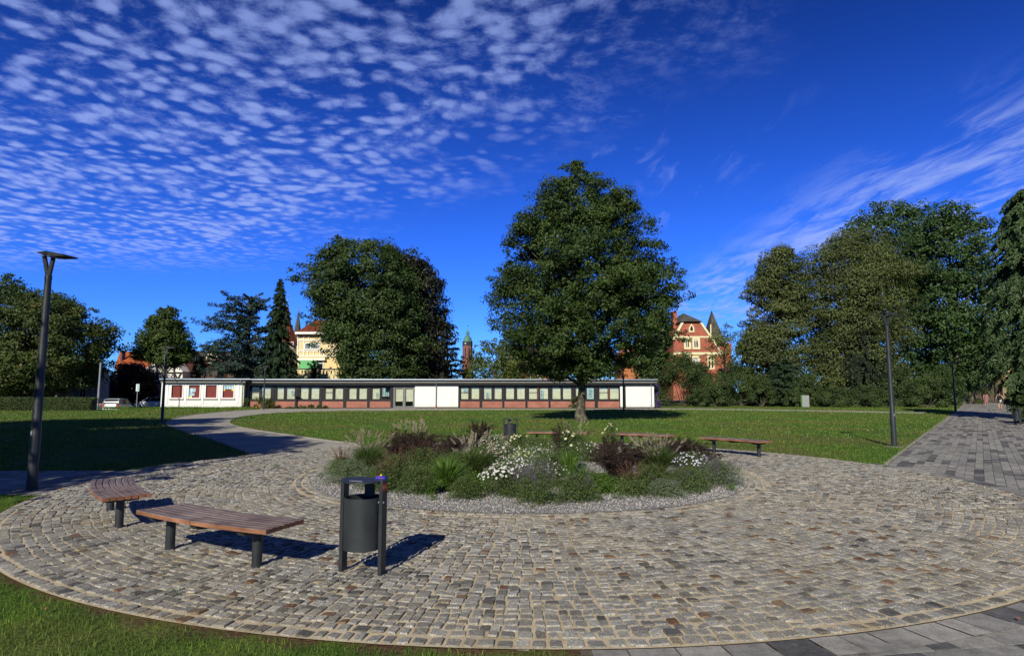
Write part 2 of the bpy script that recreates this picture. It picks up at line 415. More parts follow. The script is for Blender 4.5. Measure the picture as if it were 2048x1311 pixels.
def lawn_col(t, p):
    n1 = t.noise(p, 0.22, 5, 0.62); n2 = t.noise(p, 1.7, 5, 0.7); n3 = t.noise(p, 22, 4, 0.7)
    c = t.mix(t.ramp(n2, [(0.32, 0), (0.68, 1)]), (0.050, 0.100, 0.015), (0.125, 0.185, 0.032))
    c = t.mix(t.ramp(n1, [(0.46, 0), (0.64, 0.75)]), c, (0.165, 0.135, 0.05))
    c = t.mix(1.0, c, t.ramp(n3, [(0.3, 0.62), (0.75, 1.35)]), 'MULTIPLY')
    return c, n3
def lawn_fn(t):
    p = coords(t); c, n3 = lawn_col(t, p)
    d = t.n('ShaderNodeVectorMath', operation='DISTANCE', i_0=t.mapping(p, scale=(1, 1, 0)), i_1=(PC[0], PC[1], 0)).outputs['Value']
    soilf = t.math('MULTIPLY', t.maprange(t.math('MULTIPLY_ADD', t.noise(p, 3, 4, 0.7), 0.9, d), 8.98, 8.68), 1.0)
    s2 = t.ramp(t.noise(p, 1.1, 4, 0.6), [(0.62, 0), (0.68, 0.8)])
    soil = t.mix(t.ramp(t.noise(p, 40, 3, 0.7), [(0.3, 0), (0.7, 1)]), (0.06, 0.032, 0.02), (0.17, 0.105, 0.065))
    c = t.mix(t.math('MAXIMUM', soilf, s2), c, soil)
    finish(t, bsdf(t, c, 0.95, 0, 0.1, n3, 1.0, 0.04))
lawnm = mat('mown_lawn', lawn_fn)
S = 2500
def dipz(x, y):
    sm = lambda q: np.clip(q, 0, 1) ** 2 * (3 - 2 * np.clip(q, 0, 1))
    return -0.52 * sm((-np.asarray(x) - 36.5) / 6) * sm((np.asarray(y) - 57.5) / 9)      # the car park lies a little lower
def ground():
    xs = np.array([-S, -600, -200, -120] + list(np.arange(-110, -29, 1.5)) + [0, 200, 600, S], float)
    ys = np.array([-S, -100, 0, 30, 50] + list(np.arange(55, 72, 1.0)) + [90, 120, 200, 600, S], float)
    X, Y = np.meshgrid(xs, ys); Z = dipz(X, Y); nx, ny = len(xs), len(ys)
    i = np.arange(nx * ny).reshape(ny, nx)
    F_ = np.stack([i[:-1, :-1], i[:-1, 1:], i[1:, 1:], i[1:, :-1]], -1).reshape(-1, 4)
    tag(raw('ground', np.stack([X, Y, Z], -1).reshape(-1, 3), F_, lawnm, smooth=True), kind='structure')
ground()

def sand_fn(t):
    p = coords(t); n = t.noise(p, 2.0, 5, 0.65); n2 = t.noise(p, 90, 4, 0.7)
    c = t.mix(t.ramp(n, [(0.35, 0), (0.7, 1)]), (0.44, 0.36, 0.235), (0.66, 0.56, 0.40))
    c = t.mix(1.0, c, t.ramp(n2, [(0.3, 0.7), (0.7, 1.2)]), 'MULTIPLY')
    finish(t, bsdf(t, c, 0.95, 0, 0.1, n2, 0.6, 0.01))
sandm = mat('joint_sand', sand_fn)
def sheet(name, poly, z, m, kind='structure'):
    mb = MB(); mb.add([(x, y, z) for x, y in poly], [tuple(range(len(poly)))])
    o = mb.build(name, m); me = o.data
    if me.polygons[0].normal.z < 0: me.flip_normals()
    return tag(o, kind=kind)
circ = [(PC[0] + PR * math.cos(2 * math.pi * k / 180), PC[1] + PR * math.sin(2 * math.pi * k / 180)) for k in range(180)]
sheet('plaza_sand_bed', circ, 0.0175, sandm)

def stone_fn(t):
    p = coords(t); a = t.n('ShaderNodeAttribute', attribute_name='tint').outputs['Fac']
    c = t.ramp(a, [(0.0, (0.04, 0.042, 0.042)), (0.12, (0.125, 0.122, 0.110)), (0.5, (0.245, 0.238, 0.212)), (0.86, (0.39, 0.38, 0.34)), (0.93, (0.22, 0.185, 0.13)), (0.965, (0.13, 0.065, 0.03)), (1.0, (0.08, 0.03, 0.012))])
    sp = t.noise(p, 120, 4, 0.9); sp2 = t.noise(p, 30, 4, 0.75)
    c = t.mix(1.0, c, t.ramp(sp, [(0.36, 0.30), (0.5, 0.95), (0.64, 2.3)]), 'MULTIPLY')
    c = t.mix(1.0, c, t.ramp(sp2, [(0.3, 0.7), (0.7, 1.25)]), 'MULTIPLY')
    dust = t.ramp(t.noise(p, 0.8, 4, 0.65), [(0.40, 0.04), (0.68, 0.32)])
    c = t.mix(t.math('MULTIPLY', dust, t.ramp(sp2, [(0.3, 0.5), (0.6, 1.3)])), c, (0.42, 0.36, 0.24))
    finish(t, bsdf(t, c, 0.7, 0, 0.35, t.math('ADD', sp2, t.math('MULTIPLY', sp, 0.25)), 0.9, 0.012))
stonem = mat('granite_setts', stone_fn)
rng = np.random.default_rng(7)
def cobbles():
    cx, cy, L, Wd, ang, z, tint = [], [], [], [], [], [], []
    def ring(r, w, a0, wts, edge, C0):
        n = len(wts); arc = wts * r; a = a0 + np.cumsum(wts) - wts / 2
        if not edge: a = a + rng.normal(0, 0.07, n) * wts
        wob = (0.020 * np.sin(3 * a + r * 1.3) * np.sin(r * 2.1 + 5 * a) + 0.012 * np.sin(17 * a + r * 5)) * (0.15 if edge else 1)
        rr = r + wob + rng.normal(0, 0.003 if edge else 0.007, n)
        gap = rng.uniform(0.009, 0.018, n) if not edge else rng.uniform(0.018, 0.030, n)
        cx.append(C0[0] + rr * np.cos(a)); cy.append(C0[1] + rr * np.sin(a))
        L.append(arc - gap); Wd.append(np.full(n, w) - rng.uniform(0.007, 0.018, n) - (0.008 if edge else 0)); ang.append(a + rng.normal(0, 0.05, n))
        z.append(0.026 + rng.normal(0, 0.0028, n)); tint.append(np.clip(rng.beta(3.4, 3.4, n) * 0.95, 0, 0.9))
    def split(r, l):
        n = int(2 * math.pi * r / l); w = rng.uniform(0.74, 1.28, n); return w / w.sum() * 2 * np.pi
    r = BR - 0.30; k = 0; w8 = None
    while r < PR - 0.31:
        if k % 7 == 0: w8 = split(r, 0.092); a8 = rng.uniform(0, 6); k = 0
        ring(r, 0.104, a8, w8, False, PC); r += 0.105; k += 1
    field = len(cx)
    for r, w in ((PR - 0.225, 0.125), (PR - 0.075, 0.13)): ring(r, w, rng.uniform(0, 6), split(r, 0.118), True, PC)
    outer = len(cx)
    for r, w in ((BR + 0.07, 0.11), (BR + 0.195, 0.11)): ring(r, w, rng.uniform(0, 6), split(r, 0.12), True, BC)
    isf = np.concatenate([np.full(len(q), i < field) for i, q in enumerate(cx)]); isb = np.concatenate([np.full(len(q), i >= outer) for i, q in enumerate(cx)])
    cx, cy, L, Wd, ang, z, tint = map(np.concatenate, (cx, cy, L, Wd, ang, z, tint))
    k = isb | ~isf | (np.hypot(cx - BC[0], cy - BC[1]) > BR + 0.30)
    cx, cy, L, Wd, ang, z, tint = (q[k] for q in (cx, cy, L, Wd, ang, z, tint)); n = len(cx)
    u = rng.random(n); tint = np.where(u < 0.022, rng.uniform(0.955, 1, n), np.where(u < 0.09, rng.uniform(0.0, 0.08, n), np.where(u < 0.12, 0.93, tint)))
    ou = np.array([(-.5, -.40), (-.42, -.5), (.42, -.5), (.5, -.40), (.5, .40), (.42, .5), (-.42, .5), (-.5, .40)])
    jit = 1 + rng.normal(0, 0.055, (n, 8, 2))
    base = ou[None] * jit * np.stack([L, Wd], -1)[:, None, :]
    V = np.zeros((n, 25, 3))
    tx, ty = -np.sin(ang), np.cos(ang); rx, ry = np.cos(ang), np.sin(ang)
    tilt = rng.normal(0, 0.07, (n, 2))
    for lv, (sc, dz) in enumerate(((1.0, -0.012), (0.985, -0.0025), (0.90, 0.0025))):
        b = base * sc
        V[:, lv * 8:lv * 8 + 8, 0] = cx[:, None] + b[..., 0] * tx[:, None] + b[..., 1] * rx[:, None]
        V[:, lv * 8:lv * 8 + 8, 1] = cy[:, None] + b[..., 0] * ty[:, None] + b[..., 1] * ry[:, None]
        V[:, lv * 8:lv * 8 + 8, 2] = z[:, None] + dz + b[..., 0] * tilt[:, :1] + b[..., 1] * tilt[:, 1:]
    V[:, 16:24, 2] += rng.normal(0, 0.0012, (n, 8))
    V[:, 24] = np.stack([cx, cy, z + 0.0035 + rng.normal(0, 0.001, n)], -1)
    Fq = np.array([(l * 8 + i, l * 8 + (i + 1) % 8, (l + 1) * 8 + (i + 1) % 8, (l + 1) * 8 + i) for l in range(2) for i in range(8)])
    Ft = [(16 + i, 16 + (i + 1) % 8, 16 + (i + 2) % 8, 24) for i in (0, 2, 4, 6)]
    Fq = np.concatenate([Fq, np.array(Ft)])
    Fa = (Fq[None] + (np.arange(n) * 25)[:, None, None]).reshape(-1, 4)
    o = raw('cobblestone_paving', V.reshape(-1, 3), Fa[:, ::-1].copy(), stonem, tint=np.repeat(tint, len(Fq)))
    tag(o, kind='structure')
cobbles()

# slab paving
def paver_fn(t):
    p = coords(t); a = t.n('ShaderNodeAttribute', attribute_name='tint').outputs['Fac']
    c = t.ramp(a, [(0.0, (0.05, 0.05, 0.05)), (0.22, (0.105, 0.102, 0.095)), (0.5, (0.215, 0.208, 0.19)), (1.0, (0.35, 0.335, 0.295))])
    n = t.noise(t.mapping(p, scale=(14, 40, 1), rot=(0, 0, R(-20))), 1.0, 4, 0.75); n2 = t.noise(p, 120, 3, 0.7); n3 = t.noise(p, 1.0, 4, 0.6)
    c = t.mix(t.ramp(n, [(0.50, 0), (0.8, 0.35)]), c, (0.38, 0.36, 0.32))
    c = t.mix(1.0, c, t.ramp(n2, [(0.3, 0.6), (0.7, 1.3)]), 'MULTIPLY')
    n4 = t.noise(p, 5.5, 5, 0.75)
    c = t.mix(1.0, c, t.ramp(n3, [(0.3, 0.8), (0.7, 1.15)]), 'MULTIPLY')
    c = t.mix(1.0, c, t.ramp(n4, [(0.32, 0.62), (0.55, 1.05), (0.75, 1.25)]), 'MULTIPLY')
    finish(t, bsdf(t, c, 0.75, 0, 0.3, n2, 0.4, 0.004))
paverm = mat('concrete_pavers', paver_fn)
jointm = simple('dark_joint_sand', (0.14, 0.12, 0.095), 0.95, 0, 0.1, 0.4, 30)
COLP = np.random.default_rng(21).random(64); COLB = np.random.default_rng(22).random((64, 97)) ** 1.0
COLB = np.where(COLB < 0.25, COLB * 0.6, 0.35 + COLB * 0.65)
def pavers(name, origin, d, smin, smax, tmin, tmax, rowh, lens, keep, zt=0.016, bands=True, seed=1, gap=0.006):
    """rows run along direction d from origin; returns one sheet of laid slabs"""
    rg = np.random.default_rng(seed); d = np.array(d); nrm = np.array((d[1], -d[0]))
    quads, tints = [], []
    t0 = tmin
    while t0 < tmax:
        s = smin + (0 if bands == 2 else rg.uniform(-0.3, 0))
        sz = []
        while s < smax:
            l = rg.choice(lens); sz.append((s, l)); s += l
        sz = np.array(sz); s0 = sz[:, 0] + gap; s1 = sz[:, 0] + sz[:, 1] - gap
        a = np.full(len(sz), t0 + gap); b = np.full(len(sz), t0 + rowh - gap)
        q = np.stack([np.stack([s0, a], -1), np.stack([s1, a], -1), np.stack([s1, b], -1), np.stack([s0, b], -1)], 1)
        quads.append(q)
        base = rg.uniform(0.1, 1.0, len(sz))
        if bands == 2:
            col = np.round((sz[:, 0] - smin) / 0.16).astype(int) % 64; ph = COLP[col]; blk = np.floor(t0 / 1.1 + ph * 7).astype(int) % 97
            base = np.clip(0.45 * base + 0.62 * COLB[col, blk], 0, 1)
        elif bands: base = np.clip(0.62 * base + 0.20 + 0.26 * np.sin(sz[:, 0] * 3.1 + 1) * np.sin(t0 * 0.9), 0, 1)
        tints.append(base); t0 += rowh
    q = np.concatenate(quads); ti = np.concatenate(tints)
    W = origin + q[..., :1] * d + q[..., 1:] * nrm
    c = W.mean(1); k = keep(c[:, 0], c[:, 1]); W = W[k]; ti = ti[k]
    z = zt + rg.normal(0, 0.0012, (len(W), 1)); n = len(W)
    top = np.concatenate([W, np.repeat(z[..., None], 4, 1)], -1)
    cc = top.mean(1, keepdims=True); bot = cc + (top - cc) * 1.0; bot[..., 2] = zt - 0.012
    V = np.concatenate([top, bot], 1).reshape(-1, 3)
    f = np.array([(0, 1, 2, 3), (0, 4, 5, 1), (1, 5, 6, 2), (2, 6, 7, 3), (3, 7, 4, 0)])
    Fa = (f[None] + (np.arange(n) * 8)[:, None, None]).reshape(-1, 4)
    # orientation: nrm is to the right of d so (s,t) is left-handed
    o = raw(name, V, Fa[:, ::-1].copy(), paverm, tint=np.repeat(ti, 5)); tag(o, kind='structure')
out_c = lambda x, y: (x - PC[0]) ** 2 + (y - PC[1]) ** 2
def disc_cut(poly_in):
    return lambda x, y: inpoly(x, y, poly_in) & (out_c(x, y) > (PR + 0.16) ** 2)
sheet('avenue_bed', avenue, 0.004, jointm)
sheet('west_path_bed', west, 0.0045, jointm)
sheet('near_path_bed', near, 0.005, jointm)
pavers('avenue_paving', A0, (n_av[0], n_av[1]), 0.02, WAV - 0.05, -105, 8, 0.16, (0.16,), disc_cut(avenue), bands=2, seed=3, gap=0.004)
pavers('west_path_paving', np.array((-6.0, 13.43)), (-1, 0), -2, 34, -3.1, 0.0, 0.16, (0.24, 0.32), disc_cut([(-60, 13.44), (-5.5, 13.44), (-5.5, 10.3), (-60, 10.3)]), seed=4)
pavers('near_path_paving', np.array((0.2, 1.0)), (0.985, 0.17), -1, 12, -9, 3, 0.17, (0.2, 0.28, 0.36), lambda x, y: inpoly(x, y, near) & (out_c(x, y) > (PR + 0.23) ** 2), bands=False, seed=5, gap=0.0035)
# ring of cut slabs round the circle where paving meets it
def ring_slabs():
    rg = np.random.default_rng(9); Vs, Fs, Ts = [], [], []
    for (a0, a1) in ((-88.4, -38), (-30, 14), (164, 196)):
        a = R(a0)
        while a < R(a1):
            da = rg.choice((0.2, 0.24, 0.32)) / PR
            r0, r1 = PR + 0.02, PR + 0.30
            b = len(Vs) * 1
            g_ = 0.006 / PR
            pts = [(r0, a + g_), (r1, a + g_), (r1, a + da - g_), (r0, a + da - g_)]
            z = 0.019 + rg.normal(0, 0.001)
            for r_, q in pts: Vs.append((PC[0] + r_ * math.cos(q), PC[1] + r_ * math.sin(q), z))
            Fs.append((b, b + 1, b + 2, b + 3)); Ts.append(rg.uniform(0.15, 1)); a += da
    o = raw('border_slabs', Vs, np.array(Fs), paverm, tint=Ts); tag(o, kind='structure')
ring_slabs()
def gravelpath_fn(t):
    p = coords(t); n = t.noise(p, 0.7, 5, 0.6); n2 = t.noise(p, 26, 5, 0.8)
    c = t.mix(t.ramp(n, [(0.3, 0), (0.7, 1)]), (0.31, 0.29, 0.245), (0.45, 0.425, 0.355))
    c = t.mix(1.0, c, t.ramp(n2, [(0.3, 0.55), (0.7, 1.3)]), 'MULTIPLY')
    finish(t, bsdf(t, c, 0.9, 0, 0.2, n2, 0.8, 0.015))
wp = sheet('winding_path', winding, 0.009, mat('path_setts', gravelpath_fn))
# stone edging along the lawns
def edging(name, pts, w=0.1, h=0.03, m=None):
    mb = MB()
    for a, b in zip(pts[:-1], pts[1:]):
        mb.bar((a[0], a[1], h / 2), (b[0], b[1], h / 2), w, h)
    o = mb.build(name, m or simple('edging_stone', (0.36, 0.33, 0.29), 0.9, 0, 0.2, 0.3, 4, 0.3)); tag(o, kind='structure')
edging('lawn_edging', WR[6:]); edging('lawn_edging', WL[8:-1])
edging('avenue_edging', [av(s, -0.05) for s in (0.3, 20, 50, 100)], 0.09, 0.022)
edging('avenue_edging', [av(s, WAV + 0.05) for s in (-6, 20, 50, 100)], 0.09, 0.022)

# gravel of the bed
def pebblesheet_fn(t):
    p = coords(t); v = t.n('ShaderNodeTexVoronoi', i_Vector=p, i_Scale=55.0)
    n = t.noise(p, 1.2, 3, 0.6)
    c = t.ramp(v.outputs['Color'], [(0.1, (0.13, 0.13, 0.135)), (0.5, (0.27, 0.265, 0.26)), (0.9, (0.46, 0.45, 0.43))])
    c = t.mix(t.ramp(n, [(0.55, 0), (0.7, 0.5)]), c, (0.14, 0.11, 0.08))
    finish(t, bsdf(t, c, 0.9, 0, 0.2, t.math('SUBTRACT', 1.0, v.outputs['Distance']), 1.0, 0.02))
bedp = [(BC[0] + BR * math.cos(2 * math.pi * k / 120), BC[1] + BR * math.sin(2 * math.pi * k / 120)) for k in range(120)]
sheet('gravel_bed_base', bedp, 0.0255, mat('gravel_base', pebblesheet_fn))
def gravel():
    n = 52000; rg = np.random.default_rng(3)
    a = rg.uniform(0, 2 * np.pi, n); r = BR * np.sqrt(rg.uniform(0.05, 1, n)); x = BC[0] + r * np.cos(a); y = BC[1] + r * np.sin(a)
    k = rg.random(n) < np.where((y < 13) , 1, 0.35); x = x[k]; y = y[k]; n = len(x)
    s = rg.uniform(0.007, 0.017, n)[:, None, None] * rg.uniform(0.6, 1.2, (n, 1, 3))
    o = np.array([(1, 0, 0), (0, 1, 0), (-1, 0, 0), (0, -1, 0), (0, 0, 1.0), (0, 0, -1)])[None] + rg.normal(0, 0.18, (n, 6, 3))
    th = rg.uniform(0, 6.28, n); c, s_ = np.cos(th)[:, None], np.sin(th)[:, None]
    P = o * s; X = P[..., 0] * c - P[..., 1] * s_; Y = P[..., 0] * s_ + P[..., 1] * c
    V = np.stack([X + x[:, None], Y + y[:, None], P[..., 2] + 0.030 + rg.uniform(0, 0.01, (n, 1))], -1)
    f = np.array([(0, 1, 4), (1, 2, 4), (2, 3, 4), (3, 0, 4), (1, 0, 5), (2, 1, 5), (3, 2, 5), (0, 3, 5)])
    F_ = (f[None] + (np.arange(n) * 6)[:, None, None]).reshape(-1, 3)
    def fn(t):
        a_ = t.n('ShaderNodeAttribute', attribute_name='tint').outputs['Fac']
        c_ = t.ramp(a_, [(0, (0.12, 0.12, 0.13)), (0.5, (0.25, 0.25, 0.25)), (0.85, (0.40, 0.395, 0.38)), (1.0, (0.34, 0.24, 0.16))])
        finish(t, bsdf(t, c_, 0.8, 0, 0.3))
    o = raw('gravel', V.reshape(-1, 3), F_, mat('granite_gravel', fn), tint=np.repeat(rg.random(n), 8)); tag(o, kind='stuff', label='light grey granite gravel covering the round bed', cat='gravel')
gravel()

# grass blades
def is_lawn(x, y):
    d2 = out_c(x, y)
    return (d2 > (PR + 0.04) ** 2) & ~inpoly(x, y, winding) & ~inpoly(x, y, avenue) & ~inpoly(x, y, west) & ~inpoly(x, y, near) & (dipz(x, y) > -0.02)
def grassblade_fn(t):
    p = coords(t); c, n3 = lawn_col(t, t.mapping(p, scale=(1, 1, 0)))
    a = t.n('ShaderNodeAttribute', attribute_name='tint').outputs['Fac']
    c = t.mix(1.0, c, t.ramp(a, [(0.0, (0.72, 0.95, 0.75)), (0.8, (1.30, 1.55, 1.10)), (1.0, (2.6, 2.2, 1.5))]), 'MULTIPLY')
    b = bsdf(t, c, 0.6, 0, 0.3); tr = t.n('ShaderNodeBsdfTranslucent', i_Color=t.mix(1.0, c, (1.3, 1.5, 0.8), 'MULTIPLY'))
    finish(t, t.n('ShaderNodeMixShader', i_0=0.3, i_1=b, i_2=tr.outputs[0]).outputs[0])
bladem = mat('grass_blades', grassblade_fn)
def blades(name, x, y, h, w, seed, label):
    rg = np.random.default_rng(seed); n = len(x); th = rg.uniform(0, 2 * np.pi, n)
    lean = rg.uniform(0.1, 0.9, n) * h; ld = rg.uniform(0, 2 * np.pi, n)
    dx, dy = np.cos(th) * w / 2, np.sin(th) * w / 2; lx, ly = np.cos(ld) * lean, np.sin(ld) * lean
    V = np.zeros((n, 5, 3))
    V[:, 0] = np.stack([x - dx, y - dy, np.zeros(n) - 0.003], -1); V[:, 1] = np.stack([x + dx, y + dy, np.zeros(n) - 0.003], -1)
    mx, my = x + lx * 0.35, y + ly * 0.35
    V[:, 2] = np.stack([mx + dx * .8, my + dy * .8, h * 0.55], -1); V[:, 3] = np.stack([mx - dx * .8, my - dy * .8, h * 0.55], -1)
    V[:, 4] = np.stack([x + lx, y + ly, h * np.where(lean > h * 0.7, 0.75, 0.95)], -1)
    f = np.array([(0, 1, 2), (0, 2, 3), (3, 2, 4)])
    F_ = (f[None] + (np.arange(n) * 5)[:, None, None]).reshape(-1, 3)
    o = raw(name, V.reshape(-1, 3), F_, bladem, tint=np.repeat(rg.random(n), 3)); tag(o, label, 'grass', kind='stuff'); return o
def lawn_grass():
    rg = np.random.default_rng(11)
    # close lawn, bottom left
    n = 150000; x = rg.uniform(-9.5, 0.4, n); y = rg.uniform(3.2, 11, n)
    k = is_lawn(x, y) & (np.abs(x) < y * 0.92 + 0.6)
    d = np.sqrt(out_c(x, y)) - PR
    nz = np.sin(x * 5.1 + 1.3 * np.sin(y * 4)) * np.sin(y * 6.3 + x * 2)
    k &= (rg.random(n) < np.clip((d + 0.02 + 0.10 * nz) * 10, 0.05, 1)) & (rg.random(n) < np.where(nz * np.sin(x * 1.7) > 0.62, 0.25, 1))
    x, y = x[k], y[k]
    blades('near_grass', x, y, rg.uniform(0.02, 0.055, len(x)), rg.uniform(0.003, 0.006, len(x)), 12, 'short green lawn grass in front of the cobbled circle')
    # farther lawns: bigger, sparser tufts with distance
    n = 420000; yy = 13 + (66 - 13) * rg.random(n) ** 1.7; xx = (rg.random(n) * 2 - 1) * (yy * 0.9 + 2)
    k = is_lawn(xx, yy) & (yy < 63.3 + 12 * (xx > 17)); xx, yy = xx[k], yy[k]
    k = rg.random(len(xx)) < 0.75 * (1 - 0.6 * (np.sin(xx * 0.7) * np.sin(yy * 0.5 + xx * .3) > 0.5)); xx, yy = xx[k], yy[k]
    sc = np.sqrt(yy / 14)
    blades('lawn_grass', xx, yy, rg.uniform(0.025, 0.07, len(xx)) * sc, rg.uniform(0.006, 0.014, len(xx)) * sc ** 1.6, 13, 'mown lawn grass round the big tree and beyond the circle')
    n = 5200; xx = rg.uniform(-43, -26, n); yy = rg.uniform(61.2, 62.8, n); k = rg.random(n) < .35 + .65 * (np.sin(xx * 1.3) * np.sin(xx * .37) > 0); xx, yy = xx[k], yy[k]
    blades('weeds', xx, yy, rg.uniform(.08, .30, len(xx)), rg.uniform(.02, .05, len(xx)), 14, 'ragged weeds along the foot of the white wing')
    n = 2600; cxs, cys = rg.uniform(-24, 22, 60), rg.uniform(26, 58, 60); j = rg.integers(0, 60, n); xx = cxs[j] + rg.normal(0, .35, n); yy = cys[j] + rg.normal(0, .4, n); k = is_lawn(xx, yy); xx, yy = xx[k], yy[k]
    blades('lawn_tufts', xx, yy, rg.uniform(.08, .2, len(xx)), rg.uniform(.015, .03, len(xx)), 15, 'taller tufts and plantain leaves dotted over the lawn')
    # clover heads
    n = 1500; yy = 20 + 40 * rg.random(n) ** 1.4; xx = (rg.random(n) * 2 - 1) * (yy * 0.85)
    k = is_lawn(xx, yy) & (np.sin(xx * .5 + 1) * np.sin(yy * .33) > -0.1); xx, yy = xx[k], yy[k]
    n = len(xx); s = 0.013 * np.sqrt(yy / 20)
    o = np.array([(1, 0, 0), (0, 1, 0), (-1, 0, 0), (0, -1, 0), (0, 0, 1.0)])
    V = np.stack([xx, yy, 0.07 + 0 * xx], -1)[:, None, :] + o[None] * s[:, None, None]
    f = np.array([(0, 1, 4), (1, 2, 4), (2, 3, 4), (3, 0, 4)])
    ob = raw('clover_flowers', V.reshape(-1, 3), (f[None] + (np.arange(n) * 5)[:, None, None]).reshape(-1, 3), simple('clover_white', (0.6, 0.6, 0.5), 0.8)); tag(ob, 'tiny white clover flowers scattered over the lawn', 'flowers', kind='stuff')
lawn_grass()

# ------------------------------------------------------------------ foliage
def unit(v): return v / np.maximum(np.linalg.norm(v, axis=-1, keepdims=True), 1e-6)
def leaf_quads(P, N, size, rg, aspect=0.6, axis=None):
    """diamond leaves at P with normal N"""
    n = len(P); r = rg.normal(size=(n, 3)) if axis is None else axis + rg.normal(size=(n, 3)) * 0.35
    t = unit(r - (r * N).sum(-1, keepdims=True) * N); b = np.cross(N, t)
    s = (size if np.ndim(size) else np.full(n, size))[:, None]
    fold = N * s * 0.12
    V = np.stack([P - t * s * .5, P + b * s * aspect * .5 + fold, P + t * s * .5, P - b * s * aspect * .5 + fold], 1)
    return V.reshape(-1, 3)
def build_leaves(name, V, m, parent, tint):
    n = len(V) // 4
    return raw(name, V, np.arange(n * 4).reshape(n, 4), m, parent, tint=tint)
def trunk_mesh(base, top, r0, r1, seed=0, n=12, flare=1.5, lean=0.0, segs=9):
    rg = random.Random(seed); mb = MB(); pts, rad = [], []
    H = top[2] - base[2]
    for i in range(segs + 1):
        u = i / segs; h = u ** 1.6
        w = 0.0 if i == 0 else 0.03 * H * math.sin(u * 5 + seed) * 0.35
        pts.append((base[0] + (top[0] - base[0]) * h ** 2.2 + w, base[1] + (top[1] - base[1]) * h, base[2] + H * h))
        rad.append((r0 + (r1 - r0) * h) * (1 + (flare - 1) * math.exp(-h * H / 0.45)))
    mb.tube(pts, rad, n)
    return mb, pts
def crown_tree(name, label, cat, base, prof, depth=0.9, clumps=260, per=150, leaf=0.16, lm=None, bm=None, tr=0.3, seed=1,
               group=None, rough=0.16, clump_r=None, limbs=26, topped=True, inner=0.5, squash=0.62, y_shift=0.0, trunk_top=None, twigs=0.15, compact=False):
    """prof: (z, x_centre, radius) up the crown, world units"""
    rg = np.random.default_rng(seed)
    base = (base[0], base[1], float(dipz(base[0], base[1])))
    root = empty(name, base, 0, label, cat, group)
    z = np.array([p[0] for p in prof]); cx = np.array([p[1] for p in prof]) - base[0]; rr = np.array([p[2] for p in prof])
    zz = np.linspace(z[0], z[-1], 200); cr = np.interp(zz, z, rr); cc = np.interp(zz, z, cx)
    pdf = (cr + 0.15 * cr.max()); pdf /= pdf.sum(); cdf = np.cumsum(pdf)
    i = np.searchsorted(cdf, rg.random(clumps)).clip(0, 199)
    a = rg.uniform(0, 2 * np.pi, clumps); 
    lump = 1 + rough * (np.sin(3 * a + zz[i] * 0.9 + seed) * 0.6 + np.sin(5 * a - zz[i] * 1.7 + 2 * seed) * 0.5)
    rho = 1 - (1 - inner) * rg.random(clumps) ** 1.4
    rmax = rr.max(); crd = clump_r or rmax * 0.17
    ex = rg.random(clumps) < twigs
    k = rg.uniform(0.65, 1.25, clumps) * crd * np.where(ex, 0.45, 1.0) * np.clip(cr[i] / rmax * 1.6, 0.45, 1)
    rad = np.maximum(cr[i] * lump - k * 0.55, 0.0) * rho + np.where(ex, cr[i] * 0.06 + k * 0.9, 0)
    Cn = np.stack([cc[i] + rad * np.cos(a), y_shift + rad * depth * np.sin(a), zz[i] + rg.normal(0, 0.02 * (z[-1] - z[0]), clumps) * 0.5], -1)
    Cn[:, 2] = np.clip(Cn[:, 2], z[0], z[-1])
    cnt = np.maximum((per * (k / crd) ** 1.7).astype(int), 12)
    idx = np.repeat(np.arange(clumps), cnt); n = len(idx)
    d = unit(rg.normal(size=(n, 3))); 
    # each clump is a few overlapping sprays, lumpy rather than round
    spr = unit(rg.normal(size=(clumps, 5, 3)))[idx, rg.integers(0, 5, n)]
    off = (spr * 0.55 + d * (rg.random(n) ** 0.5)[:, None] * 0.62)
    if compact:
        off = d * (0.72 + 0.28 * rg.random(n) ** 0.5)[:, None]; off[:, 2] = np.where(off[:, 2] < -0.15, off[:, 2] * 0.45, off[:, 2]); off += rg.normal(size=(n, 3)) * 0.07
    off[:, 2] *= squash
    P = Cn[idx] + off * k[idx][:, None]
    outw = unit(np.stack([Cn[idx, 0] - np.interp(Cn[idx, 2], z, cx), Cn[idx, 1], np.zeros(n)], -1))
    N = unit(off * 0.8 + outw * 0.35 + np.array((0, 0, 0.55)) + rg.normal(size=(n, 3)) * 0.55)
    V = leaf_quads(P, N, leaf * rg.uniform(0.7, 1.3, n), rg)
    tint = np.clip(np.repeat(rg.uniform(0.0, 0.55, clumps), cnt) + rg.uniform(0, 0.45, n), 0, 1)
    build_leaves('crown', V, lm, root, tint)
    ztop = trunk_top if trunk_top is not None else z[0] + (z[-1] - z[0]) * 0.75
    mb, pts = trunk_mesh((0, 0, 0), (np.interp(ztop, z, cx), 0, ztop), tr, tr * 0.15, seed, flare=1.9)
    for j in rg.permutation(clumps)[:limbs]:
        c = Cn[j]; h0 = max(z[0] * 0.75, min(c[2] * 0.62, ztop * 0.9)); u = (h0 / ztop)
        q0 = np.array((np.interp(ztop, z, cx) * u, 0, h0)); r0 = tr * (1 - u) * 0.45 + 0.03
        mid = q0 * 0.5 + c * 0.5 + np.array((0, 0, 0.08 * np.linalg.norm(c - q0)))
        mb.tube([q0, q0 * 0.75 + mid * 0.25 + (0, 0, .1), mid, c], [r0, r0 * 0.75, r0 * 0.5, 0.02], 6, False)
    mb.build('trunk', bm or bark, root, True)
    return root
def px_prof(rows, Y):
    """rows (py, left px, right px) of a crown seen at distance Y"""
    out = []
    for py, l, r in rows:
        a = at(l, py, Y); b = at(r, py, Y); out.append((a[2], (a[0] + b[0]) / 2, abs(b[0] - a[0]) / 2))
    return sorted(out)
